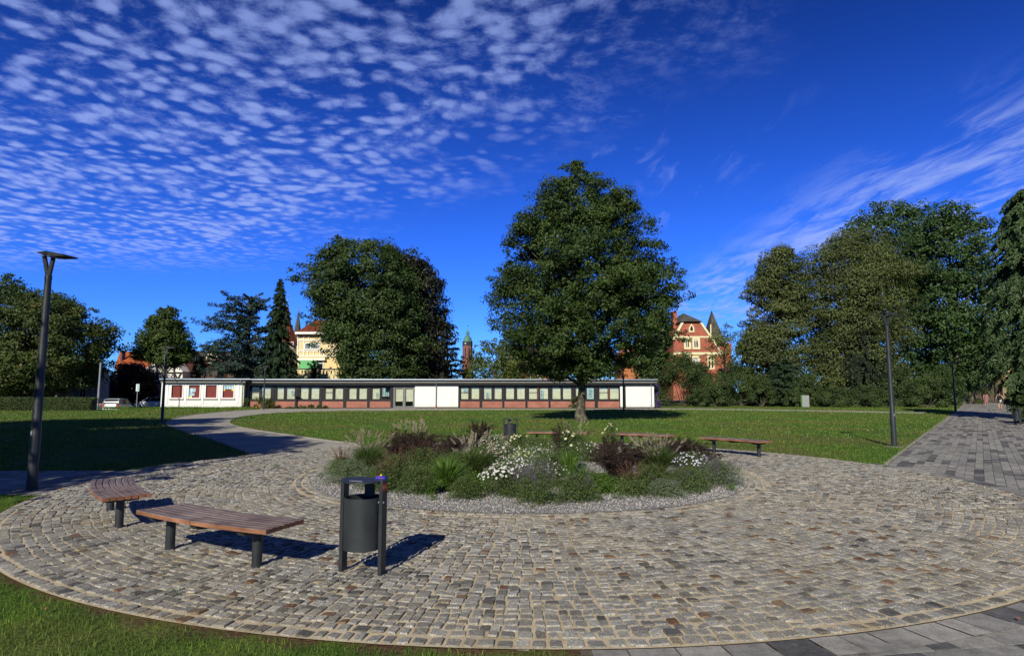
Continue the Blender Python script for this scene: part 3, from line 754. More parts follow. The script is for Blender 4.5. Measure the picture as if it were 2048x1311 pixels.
def conifer(name, label, base, H, rbase, z0=1.0, tiers=26, per=7, droop=0.35, up=0.1, leaf=0.28, lm=None, seed=1, cat='conifer', top_w=0.1, dens=70, power=1.0, asym=None, hang=0.5, wild=0.0):
    rg = np.random.default_rng(seed); root = empty(name, (base[0], base[1], 0), 0, label, cat)
    mb, _ = trunk_mesh((0, 0, 0), (0, 0, H * 0.97), max(0.16, rbase * 0.08), 0.03, seed, 8)
    Vs, Ts = [], []
    for i in range(tiers):
        u = (i + rg.uniform(-.3, .3)) / tiers; u = min(max(u, 0), 0.99); h = z0 + (H - z0) * u
        L0 = rbase * (1 - u) ** power + top_w * rbase
        for j in range(per):
            a = rg.uniform(0, 2 * np.pi); L = L0 * rg.uniform(0.62, 1.12)
            if asym is not None: L *= asym(a, u)
            n = max(int(dens * (L / rbase) + 8), 10)
            s = rg.random(n) ** 0.75
            up_, dr_ = up * (1 + wild * rg.uniform(-1, 1)), droop * (1 + wild * rg.uniform(-1, 1))
            zoff = up_ * L * s - dr_ * L * s ** 2
            side = rg.normal(0, 0.13, n) * L * (0.35 + s * 0.8) * (1.15 - s)
            P = np.stack([np.cos(a) * L * s - np.sin(a) * side, np.sin(a) * L * s + np.cos(a) * side, h + zoff + rg.normal(0, 0.03, n) * L], -1)
            ax = np.array((math.cos(a), math.sin(a), -droop * 0.7))
            N = unit(np.array((0, 0, 1.0)) * (1 - hang) + np.array((math.cos(a), math.sin(a), 0)) * hang + rg.normal(size=(n, 3)) * 0.5)
            axis = unit(ax[None] + np.stack([-np.sin(a) * np.sign(side), np.cos(a) * np.sign(side), -hang * np.ones(n)], -1) * 0.7)
            Vs.append(leaf_quads(P, N, leaf * rg.uniform(0.7, 1.3, n), rg, 0.34, axis)); Ts.append(np.clip(rg.uniform(0, 0.4) + rg.uniform(0, 0.6, n), 0, 1))
            if j % 2 == 0: mb.tube([(0, 0, h), (math.cos(a) * L * .5, math.sin(a) * L * .5, h + up * L * .5 - droop * L * .25), (math.cos(a) * L * .92, math.sin(a) * L * .92, h + (up - droop * .85) * L * .92)], [0.03 + 0.01 * L, 0.03, 0.01], 5, False)
    build_leaves('crown', np.concatenate(Vs), lm, root, np.concatenate(Ts))
    mb.build('trunk', barkd, root, True); return root
def shrub(name, label, base, rx, ry, h, lm, seed, leaf=0.12, n=9000, cat='shrub', group=None, z0=0.0, lumps=34):
    rg = np.random.default_rng(seed); root = empty(name, (base[0], base[1], 0), 0, label, cat, group)
    a = rg.uniform(0, 2 * np.pi, lumps); e = np.arcsin(rg.random(lumps) ** 0.8); 
    f = rg.uniform(0.62, 0.92, lumps); Cn = np.stack([np.cos(a) * np.cos(e) * rx * f, np.sin(a) * np.cos(e) * ry * f, z0 + (h - z0) * 1.2 * np.sin(e) * f], -1)
    k = rg.uniform(0.16, 0.34, lumps) * (rx + ry + h) / 3
    i = rg.integers(0, lumps, n); off = unit(rg.normal(size=(n, 3))) * (rg.random(n) ** 0.45)[:, None]; off[:, 2] *= 0.75
    P = Cn[i] + off * k[i][:, None]; P[:, 2] = np.maximum(P[:, 2], 0.03)
    N = unit(off + unit(P) * 0.5 + rg.normal(size=(n, 3)) * 0.6 + (0, 0, 0.3))
    V = leaf_quads(P, N, leaf * rg.uniform(0.7, 1.35, n), rg); tint = np.clip(rg.uniform(0, .5, lumps)[i] + rg.uniform(0, .5, n), 0, 1)
    build_leaves('foliage', V, lm, root, tint)
    mb = MB()
    for j in range(7):
        c = Cn[rg.integers(0, lumps)]; mb.tube([(c[0] * .08, c[1] * .08, 0), (c[0] * .45, c[1] * .45, c[2] * .5), tuple(c)], [0.05, 0.035, 0.01], 5, False)
    mb.build('stems', barkd, root, True); return root

lf_tree = leafmat('beech_leaves', (0.019, 0.040, 0.008), (0.070, 0.112, 0.019), (0.12, 0.12, 0.03), 0.25)
lf_dark = leafmat('chestnut_leaves', (0.018, 0.038, 0.009), (0.060, 0.100, 0.021), None, 0.2)
lf_copper = leafmat('copper_leaves', (0.009, 0.012, 0.006), (0.032, 0.034, 0.016), None, 0.15)
lf_lime = leafmat('lime_leaves', (0.032, 0.046, 0.013), (0.112, 0.138, 0.040), None, 0.2)
lf_ash = leafmat('ash_leaves', (0.018, 0.042, 0.012), (0.060, 0.112, 0.028), None, 0.22)
lf_autumn = leafmat('turning_leaves', (0.022, 0.040, 0.009), (0.082, 0.112, 0.022), (0.20, 0.06, 0.02), 0.22)
lf_purple = leafmat('purple_leaves', (0.007, 0.006, 0.006), (0.020, 0.014, 0.013), None, 0.15)
lf_cedar = leafmat('blue_cedar_needles', (0.014, 0.034, 0.026), (0.050, 0.088, 0.066), None, 0.1)
lf_spruce = leafmat('spruce_needles', (0.010, 0.026, 0.012), (0.040, 0.074, 0.028), None, 0.1)
lf_yew = leafmat('yew_needles', (0.008, 0.016, 0.009), (0.020, 0.036, 0.016), None, 0.1)
lf_bush = leafmat('laurel_leaves', (0.018, 0.036, 0.010), (0.075, 0.115, 0.030), (0.14, 0.15, 0.05), 0.2)
lf_bright = leafmat('light_green_leaves', (0.035, 0.060, 0.012), (0.13, 0.17, 0.035), None, 0.3)
lf_rust = leafmat('rusty_leaves', (0.05, 0.035, 0.012), (0.13, 0.085, 0.03), None, 0.2)
lf_pine = leafmat('pine_needles', (0.024, 0.052, 0.018), (0.085, 0.140, 0.050), None, 0.1)
# ------------------------------------------------------------------ pavilion
from mathutils import Matrix
def adopt(o, root):
    o.parent = root; o.matrix_parent_inverse = Matrix.Translation(-Vector(root.location)); return o
def part(mb, name, m, root, **kw): return adopt(mb.build(name, m, **kw), root)
def sub(mb, name, m, parent, root, **kw):
    """sub-part: the parent is itself a world-placed part of root"""
    o = mb.build(name, m, **kw); o.parent = parent; return o
def X(px, Y, py=790): return at(px, py, Y)[0]
def Zp(py, Y): return at(1024, py, Y)[2]
def curtain(x0, x1, z0, z1, Y, folds=None, seed=0):
    rg = np.random.default_rng(seed); w = x1 - x0; n = max(int(w / 0.014), 12)
    f = (folds or w / 0.105) * 2 * np.pi / w; xs = np.linspace(0, w, n)
    ph = np.cumsum(rg.normal(0, 0.05, n)); y = 0.028 * np.sin(xs * f + ph) + 0.006 * np.sin(xs * f * 2.7)
    mb = MB(); vs = [(x0 + a, Y + b, z0) for a, b in zip(xs, y)] + [(x0 + a * 0.96 + w * 0.02, Y + b * 0.5, z1) for a, b in zip(xs, y)]
    mb.add(vs, [(i, i + 1, n + i + 1, n + i) for i in range(n - 1)]); return mb
def frame_mb(x0, x1, z0, z1, Y, t=0.05, d=0.06, mull=(), trans=()):
    mb = MB()
    mb.box(x0, x0 + t, Y, Y + d, z0, z1).box(x1 - t, x1, Y, Y + d, z0, z1).box(x0 + t, x1 - t, Y, Y + d, z0, z0 + t).box(x0 + t, x1 - t, Y, Y + d, z1 - t, z1)
    for m in mull: mb.box(m - t / 2, m + t / 2, Y + 0.003, Y + d - 0.003, z0 + t, z1 - t)
    for h in trans: mb.box(x0 + t, x1 - t, Y + 0.005, Y + d - 0.005, h - t * .4, h + t * .4)
    return mb
def poster(px0, px1, py0, py1, Y, root, win, yellow=False, dark=True, m=None):
    mb = MB(); x0, x1, z0, z1 = X(px0, Y), X(px1, Y), Zp(py1, Y), Zp(py0, Y)
    mb.box(x0, x1, Y, Y + 0.004, z0, z1)
    if dark:
        mb.cur = 1; rg = random.Random(int(px0 * 10)); h = z1 - z0; w = x1 - x0; z = z1 - h * 0.10
        while z > z0 + h * 0.15:
            a = x0 + w * rg.uniform(0.12, 0.3); b = x1 - w * rg.uniform(0.12, 0.4); hh = h * rg.uniform(0.03, 0.08)
            mb.box(a, b, Y - 0.003, Y + 0.002, z - hh, z); z -= hh + h * rg.uniform(0.04, 0.10)
    o = mb.build('poster', None, mats=[m or paper_m, paperdark]); o.parent = win

def pavilion():
    Y = 64.0; root = empty('pavilion', (X(820, Y), 66, 0), 0, 'long low flat-roofed white pavilion with brick panels and dark timber window bays', 'building')
    zt = Zp(769.5, Y); zs, zw, zb = 0.92, Zp(773.2, Y), 0.71
    xl, xr = X(487, Y), X(1307, Y)
    # carcass and roof
    mb = MB(); mb.box(xl, xr, Y + 0.9, 75, -0.3, 2.78); part(mb, 'interior', interior, root)
    mb = MB(); mb.box(X(318, 62.5), X(495, 62.5), 62.55, 75.2, 2.80, 2.99); mb.box(X(495, 62.5), X(1315.5, 62.9), 63.1, 75.2, 2.77, 2.965)
    part(mb, 'roof', roofing, root)
    mb = MB(); mb.box(X(323, 62.9), X(492, 62.9), 62.6, 63.3, 2.62, 2.795); mb.box(X(492, 63.3), X(1314, 63.3), 63.15, 64.4, 2.62, 2.765)
    part(mb, 'soffit', soffit, root)
    mb = MB()
    mb.tube([(X(317, 62.4), 62.44, 2.98), (X(500, 62.4), 62.44, 2.965)], 0.085, 10); mb.tube([(X(497, 62.9), 63.0, 2.95), (X(1316, 63), 63.0, 2.93)], 0.085, 10)
    part(mb, 'gutter', gutter_m, root, smooth=True)
    for px, Yp, yb in ((484.5, 62.95, 0), (872, 63.6, 0.28), (1302.5, 63.6, 0)):
        x = X(px, Yp); mb = MB(); mb.tube([(x, Yp - 0.55, 2.9), (x, Yp - 0.5, 2.72), (x, Yp, 2.45), (x, Yp, yb)], 0.045, 8)
        part(mb, 'downpipe', gutter_m, root, smooth=True)
    x = X(872, 63.6); mb = MB(); mb.tube([(x, 63.6, 0.0), (x, 63.6, 0.28)], 0.056, 8); part(mb, 'pipe_foot', simple('red_pipe', (0.5, 0.10, 0.05), 0.6), root)
    # band above the openings, the eave's shade put into its grey
    mb = MB(); mb.box(xl + 0.4, xr, 63.9, 64.2, zw + 0.16, 2.62); part(mb, 'wall', simple('shaded_band_grey', (0.34, 0.34, 0.31), 0.8, 0, 0.2, 0.2, 1.2), root)
    mb = MB(); mb.box(xl + 0.3, xr, 63.86, 63.895, zw + 0.155, zw + 0.19); part(mb, 'trim', simple('pale_rail', (0.5, 0.5, 0.48), 0.6), root)
    # white wall panels
    for a, b in ((830.3, 916.8), (1239.8, 1307.2)):
        mb = MB(); mb.box(X(a, Y), X(b, Y), 63.78, 64.3, 0.13, zw + 0.12)
        part(mb, 'wall', white_p, root)
        mb = MB(); mb.box(X(a, Y) + .02, X(b, Y) - .02, 63.83, 64.3, 0.0, 0.13); part(mb, 'plinth', darkframe, root)
    mb = MB(); mb.box(X(1246.5, Y), X(1250.5, Y), 63.74, 63.78, 0, zw + 0.12); part(mb, 'post', darkframe, root)
    # timber bays
    def bays(b0, wins, posts, curt_skip=(), tr=(), red=()):
        mb = MB(); rail = MB()
        x0, x1 = X(b0[0], Y), X(b0[1], Y)
        mb.box(x0, x1, 63.96, 64.10, zw - 0.0, zw + 0.155); mb.box(x0, x1, 63.955, 64.10, zb, zs)
        for p0, p1 in posts: mb.box(X(p0, Y), X(p1, Y), 63.92, 64.12, 0, zw + 0.153)
        # mullions between the two windows of a bay
        prev = None
        for w in wins:
            if prev is not None and not any(prev[1] < p[0] + 1 < w[0] + 2 for p in posts): mb.box(X(prev[1], Y), X(w[0], Y), 63.965, 64.09, zs, zw)
            prev = w
        ends = sorted(posts)
        for w in wins:   # infill between post and window
            lp = max([p[1] for p in ends if p[1] <= w[0] + 1] + [b0[0]]); rp = min([p[0] for p in ends if p[0] >= w[1] - 1] + [b0[1]])
            if w[0] - lp < 6: mb.box(X(lp, Y), X(w[0], Y), 63.967, 64.09, zs, zw)
            if rp - w[1] < 6: mb.box(X(w[1], Y), X(rp, Y), 63.967, 64.09, zs, zw)
        part(mb, 'timber_frame', darkframe, root)
        edges = [b0[0]] + [v for p in ends for v in p] + [b0[1]]
        for i in range(0, len(edges), 2):
            a, b = edges[i], edges[i + 1]
            if b - a > 8:
                q = MB(); q.box(X(a, Y), X(b, Y), 63.94, 64.2, 0.06, zb); part(q, 'brick_panel', brick_r, root)
        for i, w in enumerate(wins):
            a, b = X(w[0], Y), X(w[1], Y)
            wd = part(frame_mb(a, b, zs, zw, 63.99, 0.035, 0.05, (), (Zp(784, Y),) if i in tr else ()), 'window', darkframe if i not in red else darkframe, root)
            p = MB(); p.box(a + .03, b - .03, 64.01, 64.016, zs + .03, zw - .03); po = p.build('pane', glass); po.parent = wd
            if i not in curt_skip:
                ct = curtain(a - 0.03, b + 0.03, zs - 0.02, zw - (0.10 if i in tr else 0.02), 64.14, seed=i + int(b0[0])).build('curtain', curtain_m, smooth=True); ct.parent = wd
            for (u0, u1, v0, v1) in POST:
                if w[0] - 1 <= u0 < w[1]: poster(u0, u1, v0, v1, 63.993 if False else 64.03, root, wd)
    POST = [(523, 528.5, 776, 795), (582, 588.5, 780.5, 790), (764, 770.5, 774.5, 792), (771.5, 778, 784, 792), (752, 756, 784, 794), (926, 935, 778, 784), (971.5, 978, 784, 795.5), (1080.5, 1086.5, 779, 797), (1174, 1187.5, 776, 797.5)]
    lw = [(502, 519), (523, 541.8), (553, 568), (572, 590), (600, 617.5), (621, 638.8), (649.5, 665.5), (669, 686.5), (697, 713.5), (717, 734.3), (743.5, 760), (764, 781)]
    lp = [(498.5, 501.5), (542.2, 549.2), (590.5, 596.5), (639, 645), (687, 693.5), (734.8, 740), (781.5, 786.5)]
    bays((498.5, 786.5), lw, lp, (0, 11), (0, 6))
    rw = [(921, 937.2), (941.8, 958.8), (967, 983.5), (988, 1004), (1011, 1028.5), (1033, 1050), (1057, 1074.5), (1079, 1096.5), (1104, 1121.5), (1125, 1143), (1151, 1166), (1173, 1188.5), (1198, 1216), (1219, 1238)]
    rp = [(917, 920.6), (959.4, 964.5), (1004.5, 1008.8), (1050.6, 1055), (1096.9, 1101), (1143.5, 1149), (1189, 1195.5), (1238.3, 1239.7)]
    bays((917, 1239.7), rw, rp, (11,), (0, 6, 12))
    for px in (1075.8, 1217.4):
        mb = MB(); mb.box(X(px, Y) - .04, X(px, Y) + .04, 63.93, 63.965, zs, zw + .12); part(mb, 'mullion', simple('rust_mullion', (0.22, 0.07, 0.04), 0.7), root)
    # half curtain in the first bay
    ct = curtain(X(503, Y), X(519, Y), zs, Zp(784, Y), 64.14, seed=99).build('curtain', curtain_m, smooth=True); adopt(ct, root)
    # double door
    a, b = X(787, Y), X(830, Y); dz = Zp(772, Y); m_ = (a + b) / 2
    fr = frame_mb(a, b, 0.02, dz, 63.93, 0.09, 0.12, (m_,)); part(fr, 'door_frame', greyframe, root)
    for u0, u1 in ((a + .09, m_ - .03), (m_ + .03, b - .09)):
        lf = part(frame_mb(u0 + .01, u1 - .01, 0.12, dz - .1, 63.95, 0.10, 0.06), 'door', greyframe, root)
        p = MB(); p.box(u0 + .1, u1 - .1, 63.975, 63.981, 0.2, dz - .18); po = p.build('pane', glass); po.parent = lf
        ct = curtain(u0 + .14, u1 - .1, 0.70, dz - .16, 64.1, seed=5).build('curtain', curtain_m, smooth=True); ct.parent = lf
        h = MB(); hx = m_ - .1 if u0 < m_ - .5 else m_ + .1; h.tube([(hx, 63.9, 0.95), (hx, 63.9, 1.3)], 0.015, 6); ho = h.build('handle', galv); ho.parent = lf
    mb = MB(); mb.box(X(784, 63), X(835, 63), 62.6, 63.9, 0.0, 0.055); part(mb, 'door_step', concrete, root)
    # left wing with the maroon shutters
    Yw = 63.0; wx = [(342.5, 365), (377, 399.5), (411, 433.5), (445, 467.5)]; z0, z1 = Zp(794.8, Yw), Zp(769.3, Yw); x0, x1 = X(322, Yw), X(482.5, Yw)
    mb = MB(); mb.box(x0, x1, Yw, Yw + .3, z1, 2.62).box(x0, x1, Yw, Yw + .3, 0.14, z0)
    ed = [x0] + [v for w in wx for v in (X(w[0], Yw), X(w[1], Yw))] + [x1]
    for i in range(0, len(ed), 2): mb.box(ed[i], ed[i + 1], Yw, Yw + .3, z0, z1)
    mb.box(x0, x0 + .3, Yw + .3, 75, -.6, 2.7).box(x1 - .3, x1, Yw + .3, 65, -.1, 2.7)
    mb.box(x0 - .8, x0, 74.5, 75, -.6, 2.7)
    part(mb, 'wall', white_p, root)
    mb = MB(); mb.box(x0 + .01, x1 - .01, Yw + .05, Yw + .3, -0.4, 0.14); part(mb, 'plinth', darkframe, root)
    mb = MB(); mb.box(x0 + .31, x1 - .31, Yw + .45, 74.9, -.3, 2.6); part(mb, 'interior', interior, root)
    mb = MB(); mb.box(X(482.6, Yw), X(487.4, Yw), Yw + 0.0, Yw + .25, 0, 2.62); part(mb, 'corner_post', simple('pale_yellow_post', (0.72, 0.74, 0.5), 0.7), root)
    mb = MB(); mb.box(X(487.5, Yw), X(499, 64), 63.8, 63.95, 0, 2.62); part(mb, 'recess_panel', simple('grey_recess', (0.22, 0.22, 0.22), 0.7), root)
    for i, w in enumerate(wx):
        a, b = X(w[0], Yw), X(w[1], Yw)
        wd = part(frame_mb(a - .10, b + .10, z0 - .12, z1 + .10, Yw - .05, .12, .07), 'window', white_t, root)
        s_ = MB(); z = z0
        while z < z1 - .01: s_.box(a, b, Yw + .12, Yw + .135, z + .004, min(z + .05, z1)); z += .055
        so = s_.build('shutter', shutter_m); so.parent = wd
        sl = MB(); sl.box(a - .18, b + .18, Yw - .13, Yw, z0 - .17, z0 - .125); so = sl.build('sill', simple('rusty_sill', (0.28, 0.17, 0.13), 0.7)); so.parent = wd
        if i == 1:
            poster(377.8, 384, 776, 792, Yw + .08, root, wd); poster(384.3, 390.5, 776, 783, Yw + .08, root, wd); poster(384.3, 388.6, 785.5, 790.5, Yw + .08, root, wd); poster(377.8, 383.8, 792.2, 794.7, Yw + .08, root, wd, dark=False, m=yel_m)
        if i == 3:
            poster(446, 455.7, 770, 777.5, Yw + .08, root, wd); poster(456.6, 466, 770, 777.5, Yw + .08, root, wd)
            poster(446, 449.5, 777.7, 781, Yw + .08, root, wd, dark=False, m=yel_m); poster(463, 466.5, 777.7, 781, Yw + .08, root, wd, dark=False, m=yel_m)
    for i in range(5):   # pilasters between the windows
        px = (334, 371, 405.3, 439.3, 476)[i]; mb = MB(); mb.box(X(px - 2.2, Yw), X(px + 2.2, Yw), Yw - .045, Yw, 0.5, 2.5); part(mb, 'pilaster', white_t, root)
pavilion()

# ------------------------------------------------------------------ houses behind
def wall_poly(pts, Y, depth):
    """front wall outline in pixels at distance Y, extruded back"""
    mb = MB(); P = [(at(px, py, Y)[0], at(px, py, Y)[2]) for px, py in pts]; n = len(P)
    vs = [(x, Y, z) for x, z in P] + [(x, Y + depth, z) for x, z in P]
    mb.add(vs, [tuple(range(n)), tuple(range(n, 2 * n))[::-1]] + [(i, n + i, n + (i + 1) % n, (i + 1) % n) for i in range(n)]); return mb
def pbar(mb, a, b, Y, w, d=0.12, off=0.05):
    A = at(a[0], a[1], Y); B = at(b[0], b[1], Y); mb.bar((A[0], Y - off, A[2]), (B[0], Y - off, B[2]), d, w, up=(0, 0, 1)) if abs(A[2] - B[2]) < abs(A[0] - B[0]) else mb.bar((A[0], Y - off, A[2]), (B[0], Y - off, B[2]), w, d, up=(0, 1, 0))
    return mb
def pwin(root, px0, px1, py0, py1, Y, fm, gm=None, mull=0, trans=None, t=0.09, off=0.07):
    x0, x1 = at(px0, py0, Y)[0], at(px1, py0, Y)[0]; z0, z1 = Zp(py1, Y), Zp(py0, Y)
    mm = [x0 + (x1 - x0) * (k + 1) / (mull + 1) for k in range(mull)]
    w = part(frame_mb(x0, x1, z0, z1, Y - off, t, 0.1, mm, [Zp(trans, Y)] if trans else []), 'window', fm, root)
    g_ = MB(); g_.box(x0 + t * .5, x1 - t * .5, Y - 0.02, Y - 0.008, z0 + t * .5, z1 - t * .5); o = g_.build('pane', gm or darkglass); o.parent = w; return w
def solid(verts, faces):
    mb = MB(); mb.add(verts, faces); return mb
def a3(px, py, Y, dy=0.0):
    p = at(px, py, Y); return (p[0], Y + dy, p[2])
def hip(pts_front_eave, ridge, Y, depth, dy_ridge, dy_ridge_b=None):
    """hip roof: front eave (l, r) px, ridge (l, r) px seen at Y"""
    (l, r), (rl, rr) = pts_front_eave, ridge; el = a3(*l, Y); er = a3(*r, Y)
    b = dy_ridge if dy_ridge_b is None else dy_ridge_b
    zr = Zp(rl[1], Y + dy_ridge); R1 = (at(rl[0], rl[1], Y + dy_ridge)[0], Y + dy_ridge, zr); R2 = (at(rr[0], rr[1], Y + dy_ridge)[0], Y + b, zr)
    bl = (el[0], Y + depth, el[2]); br = (er[0], Y + depth, er[2])
    return solid([el, er, br, bl, R1, R2], [(0, 1, 5, 4), (1, 2, 5), (2, 3, 4, 5), (3, 0, 4), (3, 2, 1, 0)])

def red_villa():
    Y = 92; root = empty('brick_villa', (X(1390, Y), Y + 5, 0), 0, 'red brick villa with cream trim, clipped gable and pointed slate turret', 'house')
    part(wall_poly([(1347, 800), (1347, 678), (1365.5, 643), (1399.5, 643), (1443, 706), (1443, 800)], Y, 9), 'wall', brick_v, root)
    # main roof behind, turret
    part(solid([a3(1318, 690, Y, 3), a3(1450, 690, Y, 3), a3(1450, 690, Y, 13), a3(1318, 690, Y, 13), a3(1328, 646, Y, 7), a3(1432, 645, Y, 7)], [(0, 1, 5, 4), (1, 2, 5), (2, 3, 4, 5), (3, 0, 4), (3, 2, 1, 0)]), 'roof', slate, root)
    part(solid([a3(1361, 643, Y, -.5), a3(1402, 643, Y, -.5), a3(1402, 643, Y, 8), a3(1361, 643, Y, 8), a3(1380, 620, Y, 3.5), a3(1382, 620, Y, 7)], [(0, 1, 4), (1, 2, 5, 4), (2, 3, 5), (3, 0, 4, 5), (3, 2, 1, 0)]), 'gable_cap', slate_l, root)
    mb = MB(); pbar(mb, (1346, 679), (1366, 642), Y, .32, .35); pbar(mb, (1399, 642), (1444, 707), Y, .3, .35)
    pbar(mb, (1347, 673.6), (1420, 673.6), Y, .25); pbar(mb, (1347, 706.5), (1443, 706.5), Y, .38); part(mb, 'stone_trim', stone_trim, root)
    mb = MB(); mb.box(X(1361.5, Y), X(1369.5, Y), Y + 3, Y + 4.2, 10, Zp(618, Y)); mb.box(X(1360.5, Y), X(1370.5, Y), Y + 2.9, Y + 4.3, Zp(619.5, Y), Zp(617.5, Y)); part(mb, 'chimney', brick_v, root)
    for a, b in ((1367.5, 1381.5), (1384, 1399.5)):
        w = pwin(root, a, b, 675.5, 698, Y, stone_trim, darkglass, 0, None, .3, .1)
        q = frame_mb(at(a, 0, Y)[0] * 0 + X(a + 2.6, Y, 687), X(b - 2.6, Y, 687), Zp(695.5, Y), Zp(677, Y), Y - .05, .1, .06, (X((a + b) / 2, Y, 687),), (Zp(681, Y),)).build('sash', white_t); q.parent = w
        w = pwin(root, a, b, 711, 742, Y, stone_trim, blueglass, 0, None, .3, .1)
        q = frame_mb(X(a + 2.6, Y, 727), X(b - 2.6, Y, 727), Zp(740, Y), Zp(713, Y), Y - .05, .1, .06, (X((a + b) / 2, Y, 727),), (Zp(720, Y),)).build('sash', white_t); q.parent = w
    pwin(root, 1414, 1428, 711, 738, Y, stone_trim, darkglass, 1, 720, .2)
    # pointed attic window
    pts = [(1378, 664), (1388.5, 664), (1388.5, 655), (1383.2, 646.5), (1378, 655)]
    o = part(wall_poly(pts, Y - .12, .15), 'window', stone_trim, root)
    pts = [(1380.7, 661), (1385.8, 661), (1385.8, 655.5), (1383.2, 650.5), (1380.7, 655.5)]
    q = wall_poly(pts, Y - .135, .02).build('pane', darkglass); q.parent = o
    # turret
    part(wall_poly([(1429, 800), (1429, 682), (1463, 686), (1463, 800)], Y + 2, 3), 'turret_wall', brick_v, root)
    part(solid([a3(1425.5, 676, Y, 1.4), a3(1461, 690, Y, 1.4), a3(1461, 690, Y, 5.4), a3(1425.5, 676, Y, 5.4), a3(1436, 615, Y, 3.1), a3(1438.5, 615, Y, 3.5)], [(0, 1, 5, 4), (1, 2, 5), (2, 3, 4, 5), (3, 0, 4), (3, 2, 1, 0)]), 'turret_roof', slate_l, root)
    mb = MB(); mb.bar(a3(1427.5, 676, Y, 1.3), a3(1429.5, 646, Y, 1.9), .14); part(mb, 'turret_trim', stone_trim, root)
red_villa()

def yellow_house():
    Y = 94; root = empty('yellow_house', (X(640, Y), Y + 5, 0), 0, 'pale yellow half-timbered house with white trim, green awning and balustrade', 'house')
    part(wall_poly([(595, 800), (595, 667), (700, 667), (700, 800)], Y, 10), 'wall', yellow, root)
    part(solid([a3(595, 667, Y), a3(595, 800, Y), a3(583, 800, Y, 3.5), a3(583, 676, Y, 3.5)], [(0, 3, 2, 1)]), 'side_wall', yellow, root)
    part(hip(((590, 666), (706, 666)), ((629, 640), (672, 640)), Y - .7, 11, 5), 'roof', redtile, root)
    mb = MB(); mb.bar(a3(591, 665.5, Y - .75), a3(706, 665.5, Y - .75), .18, .35); mb.bar(a3(591, 665.5, Y - .75), a3(582, 679, Y - .6, 3.2), .18, .3); part(mb, 'eave', white_t, root)
    mb = MB()
    for py in (680.5, 701, 711.5): pbar(mb, (595, py), (700, py), Y, .17)
    for px in (596, 608, 640.5, 655, 668): pbar(mb, (px, 668), (px, 711), Y, .15, .12, .053)
    for px, a, b in ((618, 668, 680), (615.5, 701, 711), (628, 701, 711), (648, 701, 711)): pbar(mb, (px, a), (px, b), Y, .13, .12, .056)
    pbar(mb, (593, 718.5), (652, 718.5), Y, .3, .5, .3); part(mb, 'timber_trim', white_t, root)
    for a, b in ((609.5, 623), (624, 638)): pwin(root, a, b, 685, 698.5, Y, white_t, blueglass, 0, None, .14, .12)
    w = pwin(root, 586, 591.5, 684, 697, Y + 1.6, white_t, darkglass, 0, None, .08, 1.0)
    pwin(root, 636, 648, 721, 742, Y, white_t, darkglass, 0, 726, .14, .12)
    mb = MB(); mb.add([a3(597, 720, Y - .5), a3(634, 720, Y - .5), a3(634, 741, Y - 1.0), a3(597, 741, Y - 1.0), a3(597, 720, Y - .46), a3(634, 720, Y - .46), a3(634, 741, Y - .96), a3(597, 741, Y - .96)], [(0, 3, 2, 1), (4, 5, 6, 7), (0, 1, 5, 4), (2, 3, 7, 6), (0, 4, 7, 3), (1, 2, 6, 5)])
    part(mb, 'awning', green_awn, root)
    # balcony: rail, balusters, base wall
    Yb = Y - 2.2; bal = MB(); x0, x1 = X(588, Yb, 740), X(692, Yb, 740)
    bal.box(x0, x1, Yb, Yb + .3, Zp(738.5, Yb), Zp(736.5, Yb)); part(bal, 'balcony_rail', simple('dark_rail', (0.05, 0.05, 0.05), 0.7), root)
    bb = MB(); bb.box(x0, x1, Yb + .02, Yb + .28, -.2, Zp(747.5, Yb)); n = 17
    bb.box(x0, x1, Yb + .04, Yb + .26, Zp(740, Yb), Zp(738.6, Yb))
    for k in range(n): xx = x0 + (x1 - x0) * k / (n - 1); bb.box(xx - .12, xx + .12, Yb + .06, Yb + .24, Zp(747.5, Yb), Zp(740, Yb))
    part(bb, 'balustrade', cream, root)
    bb = MB(); bb.box(x0, x1, Yb - .05, Yb + .02, Zp(748.6, Yb), Zp(747.3, Yb)).box(x0, x1, Yb - .03, Yb + .02, Zp(751.2, Yb), Zp(750.6, Yb)); part(bb, 'cornice', stone_trim, root)
yellow_house()

def spire(name, label, px, Y, prof, m, fin_top, fin_m=None, wall=None):
    x = X(px, Y, prof[0][1]); root = empty(name, (x, Y, 0), 0, label, 'tower')
    mb = MB(); P = [(r, Zp(py, Y)) for r, py in prof]; mb.lathe(P, x, Y, 8); part(mb, 'spire_roof', m, root)
    mb = MB(); zt = P[-1][1]; zf = Zp(fin_top, Y); mb.lathe([(.06, zt - .3), (.05, (zt * 2 + zf) / 3), (.16, (zt * 2 + zf) / 3 + .12), (.05, (zt * 2 + zf) / 3 + .3), (.04, (zt + 2 * zf) / 3), (.11, (zt + 2 * zf) / 3 + .1), (.03, (zt + 2 * zf) / 3 + .2), (.015, zf)], x, Y, 8); part(mb, 'finial', fin_m or galv, root, smooth=True)
    mb = MB(); r = P[0][0] * .85; mb.lathe([(r, 0), (r, P[0][1] + .05)], x, Y, 8); part(mb, 'tower_wall', wall or cream, root)
spire('turret', 'red tiled flared turret roof with ball finial beside the spruce', 572.5, 104, [(2.1, 690), (1.25, 664), (1.0, 653.5), (1.05, 651), (.72, 648), (.42, 628), (.12, 612)], redtile, 586)
spire('slate_spire', 'slim slate cone spire with weather vane above the yellow house', 594, 110, [(.85, 690), (.70, 668), (.40, 645), (.06, 627)], slate_l, 612)

